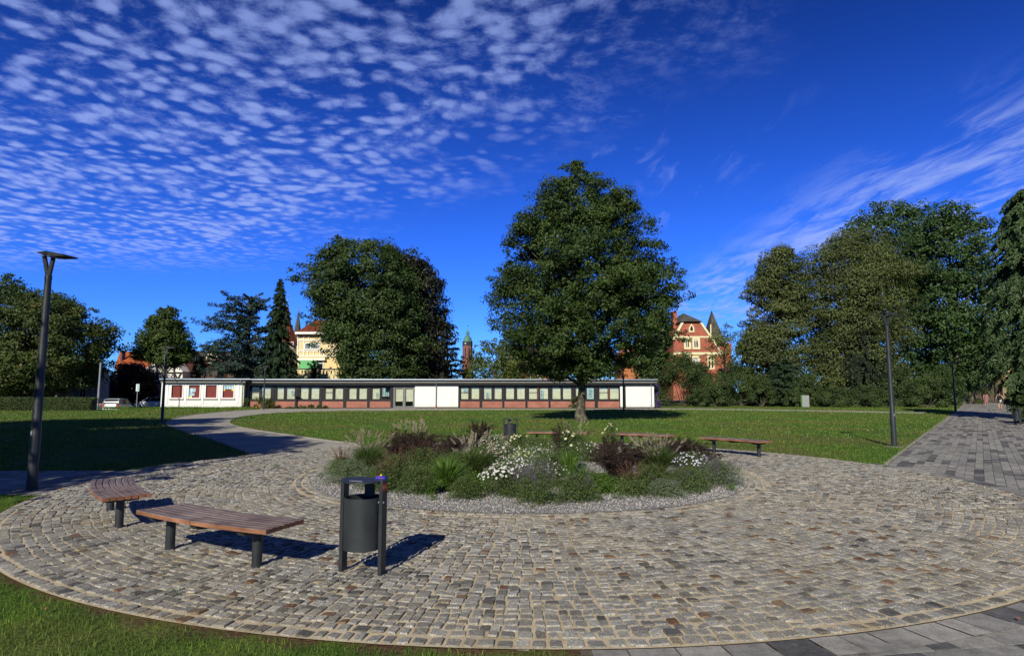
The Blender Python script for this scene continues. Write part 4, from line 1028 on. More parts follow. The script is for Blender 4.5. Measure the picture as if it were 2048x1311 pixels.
def church_tower():
    Y = 260; x = X(935, Y, 690); root = empty('church_tower', (x, Y, 0), 0, 'distant brick tower with green copper dome and lantern', 'tower')
    z = lambda py: Zp(py, Y); k = Y / 1226
    mb = MB(); mb.lathe([(10 * k, 0), (10 * k, z(691))], x, Y, 8); part(mb, 'shaft', brick_t, root)
    mb = MB(); mb.lathe([(10.3 * k, z(691.3)), (10.4 * k, z(690.3)), (10.2 * k, z(690)), (10.2 * k, z(683))], x, Y, 8); part(mb, 'drum', darkcopper, root)
    mb = MB(); mb.lathe([(10.4 * k, z(683.2)), (9.6 * k, z(682)), (8.4 * k, z(679)), (7.4 * k, z(675.5)), (5.4 * k, z(672.8)), (3.8 * k, z(672))], x, Y, 16); part(mb, 'dome', copper, root, smooth=True)
    mb = MB()
    for j in range(8):
        a = j * math.pi / 4 + .2; mb.box(x + 3.3 * k * math.cos(a) - .1, x + 3.3 * k * math.cos(a) + .1, Y + 3.3 * k * math.sin(a) - .1, Y + 3.3 * k * math.sin(a) + .1, z(672.2), z(666))
    mb.lathe([(3.9 * k, z(672.3)), (3.9 * k, z(671))], x, Y, 8); part(mb, 'lantern', copper, root)
    mb = MB(); mb.lathe([(4.1 * k, z(666.5)), (3.6 * k, z(664.5)), (1.8 * k, z(662)), (.7 * k, z(659)), (.25 * k, z(655)), (.2 * k, z(650.5))], x, Y, 8); part(mb, 'lantern_cap', copper, root)
    mb = MB(); mb.bar((x - .1, Y, z(651.3)), (x + 1.0 * k * 3, Y, z(651.3)), .15, .25); part(mb, 'weather_vane', darkcopper, root)
    for px in (931.3, 938.5):
        w = MB(); w.box(X(px - .9, Y, 700), X(px + .9, Y, 700), Y - 10.1 * k * .99, Y - 9 * k, z(712), z(696)); part(w, 'window', darkglass, root)
    w = MB(); w.box(X(930.3, Y, 687), X(932.7, Y, 687), Y - 10.4 * k, Y - 9 * k, z(688), z(686)); part(w, 'clock_face', white_t, root)
church_tower()

def slate_house():
    Y = 100; root = empty('slate_roof_house', (X(420, Y), Y + 5, -.5), 0, 'long dark slate-roofed house with ornate brick gable behind the pavilion wing', 'house')
    part(wall_poly([(350, 810), (350, 742), (470, 742), (470, 810)], Y, 12), 'wall', brick_d, root)
    part(hip(((345, 742), (478, 742)), ((352, 701.5), (470, 701.5)), Y - .6, 13, 6), 'roof', slate, root)
    part(wall_poly([(411, 742), (411, 722), (413.5, 716), (416, 710), (419, 706.5), (421.5, 706.5), (424, 711), (427, 717), (430, 720), (430, 742)], Y - 1.2, 2.5), 'gable', brick_v, root)
    mb = MB(); P = [(411, 722), (413.5, 716), (416, 710), (419, 706), (422, 706), (424.5, 711), (427, 717), (431, 720)]
    for a, b in zip(P[:-1], P[1:]): pbar(mb, a, b, Y - 1.2, .2, .25)
    pbar(mb, (433, 700), (433.5, 712), Y - 1, .15); pbar(mb, (433.5, 712), (437, 717.5), Y - 1, .15); part(mb, 'gable_trim', stone_trim, root)
    pwin(root, 416.5, 423.5, 716, 726, Y - 1.25, stone_trim, darkglass, 1)
slate_house()
def simple_house(name, label, Y, wall_px, roof, wm, rm, wins=(), fm=None, beams=(), depth=8, zb=800, gable=None, gm=None):
    root = empty(name, (X((wall_px[0][0] + wall_px[-1][0]) / 2, Y), Y + depth / 2, 0), 0, label, 'house')
    part(wall_poly(wall_px, Y, depth), 'wall', wm, root)
    if roof: part(hip(roof[0], roof[1], Y - .5, depth + 1, roof[2]), 'roof', rm, root)
    for w in wins: pwin(root, *w[:4], Y, fm or white_t, w[4] if len(w) > 4 else darkglass, w[5] if len(w) > 5 else 1)
    if beams:
        mb = MB()
        for j, (a, b) in enumerate(beams): pbar(mb, a, b, Y, .22, .1, .05 + .004 * (j % 4))
        part(mb, 'timber_beams', timber, root)
    return root
simple_house('half_timbered_house', 'white half-timbered house with black beams behind the pavilion end', 96, [(280, 810), (280, 745), (318, 716), (340, 716), (365, 742), (365, 810)], None, white_p, browntile,
             [(297, 311, 749, 763), (322, 336, 748.5, 753, darkglass, 0)], white_t,
             [((281, 745), (365, 745)), ((281, 757), (365, 757)), ((299, 732), (299, 775)), ((315, 717), (315, 757)), ((333, 716), (333, 757)), ((349, 728), (349, 757)), ((349, 745), (355, 757)), ((363, 745), (356, 757)), ((296, 732), (350, 732)), ((290, 765), (330, 765))])
r_ = simple_house('brown_roof_house', 'low timbered house under a brown tiled roof', 98.6, [(366, 810), (366, 744), (404, 744), (404, 810)], (((360, 744), (410, 744)), ((368, 722), (398, 722)), 1.2), timber, browntile, [(376, 383, 747, 753)], white_t, depth=1.1)
mb = MB(); mb.box(X(402.5, 80, 745), X(434.5, 80, 745), 80, 82, 0, Zp(739, 80)); o = mb.build('brick_annex', brick_d); tag(o, 'weathered brown brick block rising behind the pavilion roof', 'wall')
simple_house('orange_timbered_house', 'small orange half-timbered gable beside the brick block', 97.5, [(439.5, 810), (439.5, 745), (450, 745), (450, 810)], (((438, 745), (452, 745)), ((441, 743), (449, 743)), .3), halforange, browntile, (), None, [((440, 746), (440, 757)), ((449.5, 746), (449.5, 757)), ((440, 753), (445, 746)), ((445, 746), (449, 753)), ((439.5, 745.5), (450, 745.5))], depth=.9)
rt = simple_house('orange_roof_house', 'house with bright orange tiled roof left of the half-timbered house', 112, [(232, 810), (232, 735), (300, 735), (300, 810)], (((228, 737), (304, 737)), ((240, 702.5), (276, 703)), 6), cream, orangetile, depth=10)
mb = MB(); mb.box(X(241.5, 114, 705), X(244.5, 114, 705), 114, 115, 5, Zp(700.5, 114)); part(mb, 'chimney', brick_d, rt)
mb = MB(); xa = X(254, 116, 700); mb.tube([(xa, 116, Zp(706, 116)), (xa, 116, Zp(682, 116))], .035, 5); mb.bar((xa - .6, 116, Zp(686, 116)), (xa + .6, 116, Zp(686, 116)), .04).bar((xa - .4, 116, Zp(689, 116)), (xa + .4, 116, Zp(689, 116)), .04); part(mb, 'antenna', galv, rt)
mb = MB(); mb.bar(a3(254, 706.5, 111.2, 1), a3(260, 708, 111.2, 1.2), .5, .3); part(mb, 'skylight', darkglass, rt)
simple_house('blue_grey_house', 'pale blue rendered house in shade behind the left trees', 84, [(60, 815), (60, 742), (194, 742), (194, 815)], (((56, 742), (198, 742)), ((80, 720), (170, 720)), 1.5), blue_wall, slate, [(122, 134, 773, 798, darkglass, 1), (141, 148, 773, 798, darkglass, 1), (160, 174, 773, 798, darkglass, 1), (92, 104, 773, 798, darkglass, 1)], white_t, depth=2.5)
simple_house('grey_dormer_house', 'brick house with grey roof and white dormer windows behind the big tree', 96, [(1003, 810), (1003, 722), (1135, 722), (1135, 810)], (((998, 723), (1140, 723)), ((1022, 690), (1110, 690)), 4.5), brick_v, slate, [(1008, 1021, 712, 722), (1026, 1041, 712, 722), (1043, 1047, 741, 756, darkglass, 0), (1056, 1061, 741, 756, darkglass, 0), (1075, 1081, 741, 756, darkglass, 0)], white_t)
simple_house('orange_brick_house', 'orange brick house gable glimpsed right of the big tree', 100, [(1245, 810), (1245, 705), (1262, 688), (1300, 700), (1300, 810)], None, brickmat('orange_brick', (0.50, 0.16, 0.05), (0.4, 0.13, 0.05), (0.4, 0.2, 0.1), plane='XYZ'), slate, [(1278, 1290, 738, 752), (1253, 1258, 700, 712)], white_t)
simple_house('tan_house', 'tan rendered house standing at the end of the avenue', 104, [(2006, 815), (2006, 712), (2120, 712), (2120, 815)], (((2003, 712), (2124, 712)), ((2015, 690), (2110, 690)), 5), tan, browntile, [(2021, 2029, 722, 741), (2045, 2053, 722, 741), (2023, 2032, 752, 774), (2045, 2053, 752, 774)], simple('brown_frames', (0.12, 0.07, 0.05)), [((2006, 746), (2120, 746))])
simple_house('white_timbered_house', 'white and grey timbered house seen under the trees at the avenue end', 118, [(1958, 806), (1958, 752), (2006, 752), (2006, 806)], None, white_p, slate, [(1968, 1978, 762, 772), (1981, 1990, 760, 771), (1994, 2003, 758, 770)], white_t, [((1958, 774), (2006, 774)), ((1979.5, 755), (1979.5, 774)), ((1992, 755), (1992, 774))])
def gate():
    Y = 97; root = empty('iron_gate', (X(1985, Y), Y, 0), 0, 'dark iron gate with red-brown panels across the end of the avenue', 'gate')
    x0, x1 = X(1966, Y), X(2012, Y); mb = MB(); x = x0
    while x < x1: mb.box(x, x + .035, Y, Y + .035, 0, 2.6); x += .16
    mb.box(x0, x1, Y - .02, Y + .05, 2.35, 2.42).box(x0, x1, Y - .02, Y + .05, .3, .37); part(mb, 'gate_leaf', darkframe, root)
    for px in (1966, 1991, 2003): mb = MB(); xx = X(px, Y); mb.box(xx - .12, xx + .12, Y - .1, Y + .14, 0, 3.0); part(mb, 'post', darkframe, root)
    mb = MB(); mb.box(x0, X(1990, Y), Y + 3, Y + 3.25, 0, 1.9); part(mb, 'brick_panel', brick_d, root)
gate()
# ------------------------------------------------------------------ trees
def T(name, label, px, Y, rows, **kw):
    b = at(px, 790, Y); return crown_tree(name, label, kw.pop('cat', 'tree'), (b[0], Y), px_prof(rows, Y), **kw)
T('specimen_tree', 'tall full-crowned green tree standing alone on the lawn before the pavilion', 1163, 35.7,
  [(328, 1140, 1160), (350, 1110, 1196), (380, 1072, 1235), (420, 1045, 1278), (470, 1008, 1305), (520, 992, 1345), (565, 984, 1368), (610, 984, 1366), (650, 988, 1350), (700, 1005, 1336), (735, 1035, 1285), (752, 1085, 1240)],
  clumps=1000, per=270, leaf=.145, lm=leafmat('hornbeam_leaves', (0.014, 0.032, 0.007), (0.056, 0.096, 0.017), (0.10, 0.12, 0.03), 0.2), bm=barkp, tr=.235, seed=5, clump_r=.92, limbs=70, inner=.34, twigs=.22, rough=.09)
T('chestnut_tree', 'big dark green chestnut behind the pavilion, left of the darker copper tree', 735, 80,
  [(476, 665, 705), (500, 638, 800), (540, 612, 830), (580, 606, 842), (630, 624, 848), (680, 645, 852), (720, 655, 850), (752, 692, 840), (770, 700, 840)],
  clumps=560, per=210, leaf=.33, lm=lf_dark, tr=.6, seed=8, clump_r=1.9, limbs=40, inner=.5, twigs=.3, depth=.75, rough=.22)
T('copper_tree', 'dark brownish copper-leaved tree overlapping the chestnut on its right', 840, 85,
  [(494, 758, 790), (525, 765, 855), (560, 775, 888), (600, 780, 897), (640, 785, 902), (690, 790, 905), (740, 790, 905), (775, 795, 900)],
  clumps=420, per=120, leaf=.40, lm=lf_copper, bm=barkd, tr=.6, seed=9, clump_r=1.9, limbs=30, inner=.6, twigs=.25, depth=.7)
T('street_tree', 'medium green tree rising over the white end of the pavilion', 330, 78,
  [(604, 326, 342), (625, 305, 364), (650, 284, 374), (680, 274, 388), (700, 276, 390), (712, 286, 384), (720, 305, 365)],
  clumps=280, per=130, leaf=.31, lm=lf_tree, tr=.25, seed=10, clump_r=1.2, limbs=26, inner=.4, twigs=.25, depth=.7)
T('turning_tree', 'broad tree at the left edge with green leaves turning rusty', 140, 71,
  [(575, 60, 105), (595, 20, 150), (620, -30, 188), (650, -60, 220), (700, -75, 228), (735, -70, 218), (760, -60, 190), (775, -40, 100)],
  clumps=420, per=190, leaf=.30, lm=lf_autumn, tr=.42, seed=11, clump_r=1.6, limbs=30, inner=.45, twigs=.25, depth=.85, trunk_top=8)
T('dark_tree', 'dark green tree crown showing above the rusty tree at the left edge', 30, 78,
  [(544, 2, 28), (570, -25, 60), (585, -40, 135), (620, -60, 160), (700, -90, 130), (780, -90, 80)],
  clumps=300, per=130, leaf=.36, lm=lf_dark, tr=.4, seed=12, clump_r=1.9, limbs=20, inner=.5)
T('purple_tree', 'low purple-leaved tree beside the car park', 262, 93,
  [(722, 245, 285), (742, 216, 303), (770, 212, 312), (800, 218, 312), (812, 225, 305)],
  clumps=190, per=120, leaf=.32, lm=lf_purple, bm=barkd, tr=.25, seed=13, clump_r=1.5, limbs=14, inner=.5)
T('lime_tree', 'large olive-leaved lime tree right of the brick villa, the bigger one', 1700, 80,
  [(466, 1700, 1738), (490, 1640, 1780), (520, 1602, 1800), (560, 1592, 1812), (620, 1585, 1815), (680, 1590, 1812), (740, 1610, 1805), (790, 1630, 1800)],
  clumps=190, per=720, leaf=.27, lm=lf_lime, tr=.6, seed=14, clump_r=2.6, limbs=34, inner=.6, twigs=.12, depth=.7, compact=True, squash=.8)
T('lime_tree', 'narrower olive-leaved lime tree nearest the brick villa', 1555, 78,
  [(504, 1535, 1580), (535, 1512, 1602), (590, 1503, 1612), (640, 1495, 1610), (690, 1484, 1605), (740, 1486, 1600), (790, 1490, 1600)],
  clumps=130, per=640, leaf=.27, lm=lf_lime, tr=.45, seed=15, clump_r=2.0, limbs=24, inner=.55, twigs=.15, compact=True, squash=.8)
T('ash_tree', 'tall dark green tree rising behind the olive lime trees', 1790, 92,
  [(404, 1765, 1815), (425, 1715, 1850), (470, 1668, 1865), (540, 1665, 1880), (640, 1680, 1890), (740, 1690, 1880), (800, 1700, 1890)],
  clumps=400, per=120, leaf=.42, lm=lf_ash, tr=.6, seed=16, clump_r=2.3, limbs=36, inner=.5, twigs=.25, depth=.7)
T('ash_tree', 'tall dark green tree overhanging the avenue on its left side', 1915, 84,
  [(408, 1855, 1905), (440, 1822, 1965), (490, 1800, 1995), (560, 1795, 2010), (640, 1805, 2012), (710, 1815, 1995), (755, 1830, 1985), (785, 1830, 1930)],
  clumps=470, per=130, leaf=.40, lm=lf_ash, tr=.55, seed=17, clump_r=2.1, limbs=44, inner=.45, twigs=.25, depth=.75)
T('avenue_tree', 'dark tree with low crown over the far end of the avenue', 1940, 100,
  [(640, 1900, 2010), (690, 1880, 2020), (730, 1890, 2012), (756, 1925, 1995)],
  clumps=160, per=110, leaf=.42, lm=lf_dark, tr=.4, seed=18, clump_r=2.0, limbs=14, inner=.4)
T('understorey_tree', 'dark tree tucked under the right side of the big specimen tree', 1305, 76,
  [(655, 1292, 1330), (690, 1272, 1345), (740, 1268, 1345), (775, 1275, 1340)],
  clumps=150, per=110, leaf=.32, lm=lf_dark, tr=.3, seed=19, clump_r=1.3, limbs=14, inner=.5)
T('airy_tree', 'light green airy tree behind the pavilion right of the distant tower', 990, 92,
  [(672, 992, 1012), (690, 955, 1035), (712, 930, 1060), (735, 918, 1075), (762, 915, 1080)],
  clumps=170, per=80, leaf=.34, lm=lf_bright, tr=.2, seed=20, clump_r=1.4, limbs=30, inner=.5, twigs=.4)
T('airy_tree', 'thin light green tree growing in front of the brick villa turret', 1452, 78,
  [(648, 1450, 1462), (668, 1415, 1480), (695, 1402, 1490), (725, 1405, 1480)],
  clumps=80, per=40, leaf=.24, lm=lf_bright, bm=barkd, tr=.12, seed=21, clump_r=1.0, limbs=30, inner=.4, twigs=.4)
T('rusty_tree', 'thin rusty-leaved tree before the slate-roofed house', 400, 84,
  [(705, 395, 408), (722, 385, 425), (742, 385, 430), (752, 390, 425)],
  clumps=50, per=60, leaf=.28, lm=lf_rust, bm=barkd, tr=.1, seed=22, clump_r=.8, limbs=16, inner=.4)
# trees that stand outside the picture to the left and right and throw their shade into it
for i, (x, y, H, rr, sd_) in enumerate(((-14.6, 3.0, 12.5, 4.4, 31), (-21.5, 8.5, 13.5, 5.2, 32), (-30, 17.5, 13.5, 5.6, 33), (28.0, 15.5, 16.5, 4.6, 34), (-17.2, 5.0, 12.5, 4.6, 35), (-25.5, 15.5, 15.0, 5.2, 36))):
    crown_tree('shade_tree', ['leafy tree left of the picture shading the west path', 'leafy tree left of the picture shading the middle of the left lawn', 'leafy tree left of the picture shading the far part of the left lawn', 'leafy tree right of the picture shading the avenue', 'leafy tree just behind the first one left of the picture', 'leafy tree left of the picture between its two far neighbours'][i], 'tree', (x, y),
               [(2.6, x, rr * .75), (4, x, rr), (H * .6, x, rr * .95), (H * .85, x, rr * .6), (H, x, rr * .15)], clumps=300, per=110, leaf=.38, lm=lf_dark, tr=.3, seed=sd_, clump_r=1.6, limbs=14, inner=.2)

def C_(px, Y): return (X(px, Y), Y)
conifer('blue_cedar', 'blue-green cedar with bare spreading left boughs behind the pavilion', C_(492, 77), Zp(594, 77), 4.4, z0=1.0, tiers=26, per=6, droop=.40, up=.62, wild=.7, leaf=.36, lm=lf_cedar, seed=3, dens=170, power=.5, top_w=.22, hang=.35, asym=lambda a, u: 1.25 + .35 * math.cos(a - math.pi) if u > .45 else 1.05)
conifer('spruce', 'tall pointed spruce between the blue cedar and the yellow house', C_(552, 77), Zp(556, 77), 3.3, z0=.8, tiers=64, per=11, droop=.45, up=.12, leaf=.34, lm=lf_spruce, seed=4, dens=120, power=.85, top_w=.05, hang=.5)
conifer('blue_cedar', 'blue-green cedar bough tips right of the copper tree', C_(893, 90), Zp(640, 90), 2.9, z0=2, tiers=12, per=6, droop=.2, up=.25, leaf=.36, lm=lf_cedar, seed=5, dens=110, power=.6, top_w=.2)
conifer('blue_cedar', 'low blue-green cedar top above the slate-roofed house', C_(426, 90), Zp(683, 90), 2.4, z0=3.5, tiers=7, per=5, droop=.1, up=.2, leaf=.36, lm=lf_cedar, seed=6, dens=110, power=.4, top_w=.3)
conifer('weeping_conifer', 'very dark weeping conifer in front of the olive lime tree', C_(1727, 76), Zp(638, 76), 4.0, z0=.3, tiers=26, per=7, droop=.85, up=.2, leaf=.34, lm=lf_yew, seed=7, dens=130, power=.75, hang=.8)
conifer('pine', 'large grey-green conifer at the right edge beside the avenue', (32.6, 37.5), 14.6, 2.7, z0=3.4, tiers=42, per=10, droop=.75, up=.2, leaf=.26, lm=lf_pine, seed=8, dens=230, power=.4, top_w=.25, hang=.6)
conifer('cone_shrub', 'cone-shaped dark green conifer in the shrub border', C_(1568, 73), Zp(714, 73), 2.6, z0=.2, tiers=26, per=9, droop=.3, up=.35, leaf=.22, lm=lf_spruce, seed=9, dens=90, power=.55, cat='conifer')
conifer('small_cypress', 'small dark cypress before the yellow house balustrade', C_(627, 89), Zp(722, 89), 1.0, z0=.2, tiers=22, per=8, droop=.1, up=.9, leaf=.2, lm=lf_yew, seed=10, dens=50, power=.35)
# shrub border right of the pavilion
def SH(name, label, px, Y, wpx, topy, lm, seed, **kw):
    k = Y / 1226; shrub(name, label, C_(px, Y), wpx * k / 2 * 1.12, kw.pop('ry', wpx * k / 2 * .8), Zp(topy, Y), lm, seed, **kw)
SH('dome_shrub', 'large rounded weeping dark green shrub right of the pavilion end', 1365, 74, 104, 703, lf_bush, 41, n=16000, leaf=.17, lumps=60)
SH('shrub', 'dark green shrub below the brick villa, first right of the rounded shrub', 1430, 72, 70, 742, lf_bush, 42, n=9000, leaf=.16)
SH('shrub', 'leafy green shrub below the villa turret', 1478, 75, 74, 728, lf_bush, 43, n=9000, leaf=.17)
SH('shrub', 'green shrub left of the cone-shaped conifer', 1522, 72, 56, 755, lf_bush, 44, n=7000, leaf=.15)
SH('shrub', 'light green shrub behind the grey cabinet', 1620, 74, 60, 750, lf_bush, 45, n=7000, leaf=.16)
SH('shrub', 'low spreading green shrub right of the grey cabinet', 1668, 70, 84, 772, lf_bush, 46, n=8000, leaf=.14)
SH('shrub', 'low green shrub below the weeping conifer', 1738, 69, 84, 774, lf_bush, 47, n=8000, leaf=.14)
SH('shrub', 'bright green tall shrub left of the avenue lamp', 1800, 72, 90, 742, lf_bush, 48, n=9000, leaf=.17)
SH('shrub', 'broad green shrub at the left bend of the avenue', 1855, 68, 84, 756, lf_bush, 49, n=9000, leaf=.16)
SH('shrub', 'light green shrub beyond the lamp on the avenue', 1935, 88, 74, 733, lf_bright, 50, n=7000, leaf=.2)
SH('shrub', 'dark low shrub at the foot of the rounded shrub', 1400, 70.5, 60, 775, lf_bush, 51, n=5000, leaf=.13)
SH('shrub', 'dark shrub filling the gap under the tall ash tree', 1885, 80, 90, 735, lf_dark, 52, n=7000, leaf=.2)
SH('shrub', 'green shrub at the foot of the cone-shaped conifer', 1590, 70.5, 50, 780, lf_bush, 53, n=4500, leaf=.13)
SH('shrub', 'leafy shrub against the pavilion behind the big tree trunk', 1152, 62.8, 28, 792, lf_bush, 54, n=2500, leaf=.1)
SH('shrub', 'purple-flowering shrub at the right corner of the pavilion', 1313, 65, 14, 768, leafmat('purple_bloom', (.05, .03, .10), (.14, .08, .30), None, .2), 55, n=1500, leaf=.1)
SH('shrub', 'dark shrub at the right edge beyond the avenue litter bin', 2050, 40, 80, 760, lf_dark, 56, n=9000, leaf=.14)
SH('shrub', 'green shrub under the pine at the right edge', 2062, 33, 60, 778, lf_bush, 57, n=7000, leaf=.12)
SH('shrub', 'small dark shrub beside the white wing downpipe', 494, 62.6, 14, 797, lf_dark, 58, n=1500, leaf=.1)
SH('shrub', 'yellow-flowering coneflower clump by the pavilion left bays', 528, 62.4, 46, 794, leafmat('yellow_bloom', (.05, .07, .012), (.10, .12, .02), (.85, .45, .01), .2), 59, n=2600, leaf=.11)
for i, (px, w, ty, l) in enumerate(((604, 20, 811, 'low dark cushion shrub, leftmost in the pavilion bed'), (622, 16, 809, 'low round green shrub, middle of the pavilion bed'), (640, 16, 810, 'low olive shrub, right of the middle one in the pavilion bed'), (652, 12, 811, 'smallest cushion shrub at the right end of the pavilion bed'), (583, 22, 814, 'flat pale flowering mat at the left of the pavilion bed'))):
    SH('cushion_shrub', l, px, 62.0, w, ty, lf_bush, 60 + i, n=900, leaf=.08, group='cushion shrubs in front of the pavilion')
for i, (px, w, ty, l) in enumerate(((1402, 70, 733, 'tall green shrub directly under the villa windows'), (1462, 80, 730, 'tall green shrub under the villa turret at the back of the border'), (1530, 80, 742, 'back-row green shrub under the narrower lime tree'), (1600, 90, 745, 'back-row green shrub under the bigger lime tree'), (1680, 90, 750, 'back-row dark shrub behind the low spreading shrub'), (1770, 100, 738, 'back-row green shrub behind the weeping conifer'))):
    SH('shrub', l, px, 78.5, w, ty, lf_bush if i % 2 else lf_dark, 80 + i, n=11000, leaf=.19)
def hedge():
    Y = 55.5; x0, x1 = X(-90, Y), X(190, Y); rg = np.random.default_rng(5); n = 26000
    x = rg.uniform(x0, x1, n); f = rg.random(n); h = 1.08
    y = np.where(f < .5, Y - .5, np.where(f < .85, rg.uniform(Y - .5, Y + .6, n), Y + .6)); z = np.where(f < .5, rg.uniform(.02, h, n), np.where(f < .85, h, rg.uniform(0, h, n)))
    P = np.stack([x - x0, y - Y, z], -1) + rg.normal(0, .06, (n, 3)); N = unit(rg.normal(size=(n, 3)) + np.array((0, -.6, .5)))
    root = empty('hedge', (x0, Y, 0), 0, 'long clipped dark hedge along the car park', 'hedge')
    build_leaves('foliage', leaf_quads(P, N, .1, rg), lf_bush, root, rg.random(n))
    mb = MB(); mb.box(.1, x1 - x0 - .1, -.4, .5, 0, h - .1); mb.build('stems', barkd, root)
hedge()

# ------------------------------------------------------------------ street lamps
def make_lamp():
    root = empty('street_lamp'); 
    mb = MB(); mb.tube([(0, 0, .0), (0, 0, 1.0), (0, 0, 1.02), (0, 0, 3.72)], [.082, .078, .074, .052], 16); mb.build('pole', anthracite, root, True)
    mb = MB(); mb.tube([(0, 0, 3.70), (0, 0, 3.78)], [.056, .056], 14)
    mb.bar((-.01, 0, 3.76), (-.135, 0, 4.17), .035, .07).bar((.01, 0, 3.76), (.075, 0, 4.10), .035, .07); mb.build('fork', anthracite, root)
    mb = MB(); c, s = math.cos(R(-8)), math.sin(R(-8))
    def q(x, z): return (-.15 + x * c - z * s, 4.19 + x * s + z * c)
    pr = [q(0, 0), q(.22, .035), q(.60, .012), q(.64, -.006), q(.60, -.022), q(.30, -.052), q(.02, -.02)]
    n = len(pr); vs = [(x, -.15 + (.0 if 0 < i < 3 or i == 5 else .02), z) for i, (x, z) in enumerate(pr)] + [(x, .15 - (.0 if 0 < i < 3 or i == 5 else .02), z) for i, (x, z) in enumerate(pr)]
    mb.add(vs, [tuple(range(n)), tuple(range(n, 2 * n))[::-1]] + [(i, n + i, n + (i + 1) % n, (i + 1) % n) for i in range(n)])
    hd = mb.build('lamp_head', anthracite, root, bevel=.006)
    mb = MB(); x0, z0 = q(.10, -.050); x1, z1 = q(.30, -.0565); mb.bar((x0, 0, z0), (x1, 0, z1), .2, .008); mb.build('lens', simple('lamp_lens', (.35, .37, .4), .25, 0, .6), hd)
    mb = MB(); mb.prism([(-.018, .95), (.018, .95), (.018, 1.02), (-.018, 1.02)], -.084, -.079, 'y'); mb.build('service_door', galv, root)
    mb = MB(); mb.lathe([(.27, -.01), (.27, .022), (.09, .026)], 0, 0, 20); mb.build('footing', concrete, root); return root
lamp = make_lamp()
def along(px, topy): 
    Y = (4.2 - 1.7) * 1226 / (HORY - topy); return X(px, Y), Y
LAMPS = [((-8.34, 10.82), R(-12), 'tall dark lamp standing in the shade beside the west path, the nearest one'),
         (gp(1789, 893), R(6), 'dark lamp on the lawn corner beside the avenue'),
         (along(1909, 724), R(5), 'dark lamp farther along the avenue where the walk meets it'),
         (along(327, 692), R(0), 'dark lamp beside the winding path near the white wing'),
         (along(528, 731), R(0), 'slim dark lamp in front of the yellow flowers at the pavilion'),
         (along(1937, 749), R(5), 'farthest dark lamp under the avenue trees'),
         (along(1247, 722), R(0), 'slim dark lamp in front of the white right end of the pavilion')]
for i, (p, rz, l) in enumerate(LAMPS):
    o = lamp if i == 0 else copy_tree(lamp); o.location = (p[0], p[1], 0); o.rotation_euler = (0, 0, rz); tag(o, l, 'street lamp', 'street lamps round the park')

# ------------------------------------------------------------------ benches
def bench_wood(name, top, base):
    def fn(t):
        p = t.n('ShaderNodeTexCoord').outputs['Object']
        s = t.n('ShaderNodeSeparateXYZ', i_0=p)
        ang = t.math('ARCTAN2', s.outputs[1], t.math('ADD', s.outputs[0], 7.02)); rad = t.math('SQRT', t.math('ADD', t.math('POWER', t.math('ADD', s.outputs[0], 7.02), 2.0), t.math('POWER', s.outputs[1], 2.0)))
        q = t.n('ShaderNodeCombineXYZ', i_X=t.math('MULTIPLY', rad, 60.0), i_Y=t.math('MULTIPLY', ang, 9.0), i_Z=t.math('MULTIPLY', s.outputs[2], 40.0)).outputs[0]
        n = t.noise(q, 1.0, 5, 0.65); n2 = t.noise(p, 3.0, 4, 0.6); n3 = t.noise(q, 4.0, 3, 0.7)
        c = t.mix(t.ramp(n, [(0.32, 0), (0.68, 1)]), base, top)
        c = t.mix(t.ramp(n2, [(0.42, 0), (0.65, .7)]), c, tuple(x * .6 for x in base))
        c = t.mix(1.0, c, t.ramp(n3, [(0.3, .75), (.7, 1.2)]), 'MULTIPLY')
        finish(t, bsdf(t, c, .6, 0, .3, n, .5, .004))
    return mat(name, fn)
wood_top = bench_wood('weathered_plank', (.30, .25, .225), (.115, .075, .062)); wood_side = bench_wood('plank_edge', (.38, .19, .11), (.22, .09, .045))
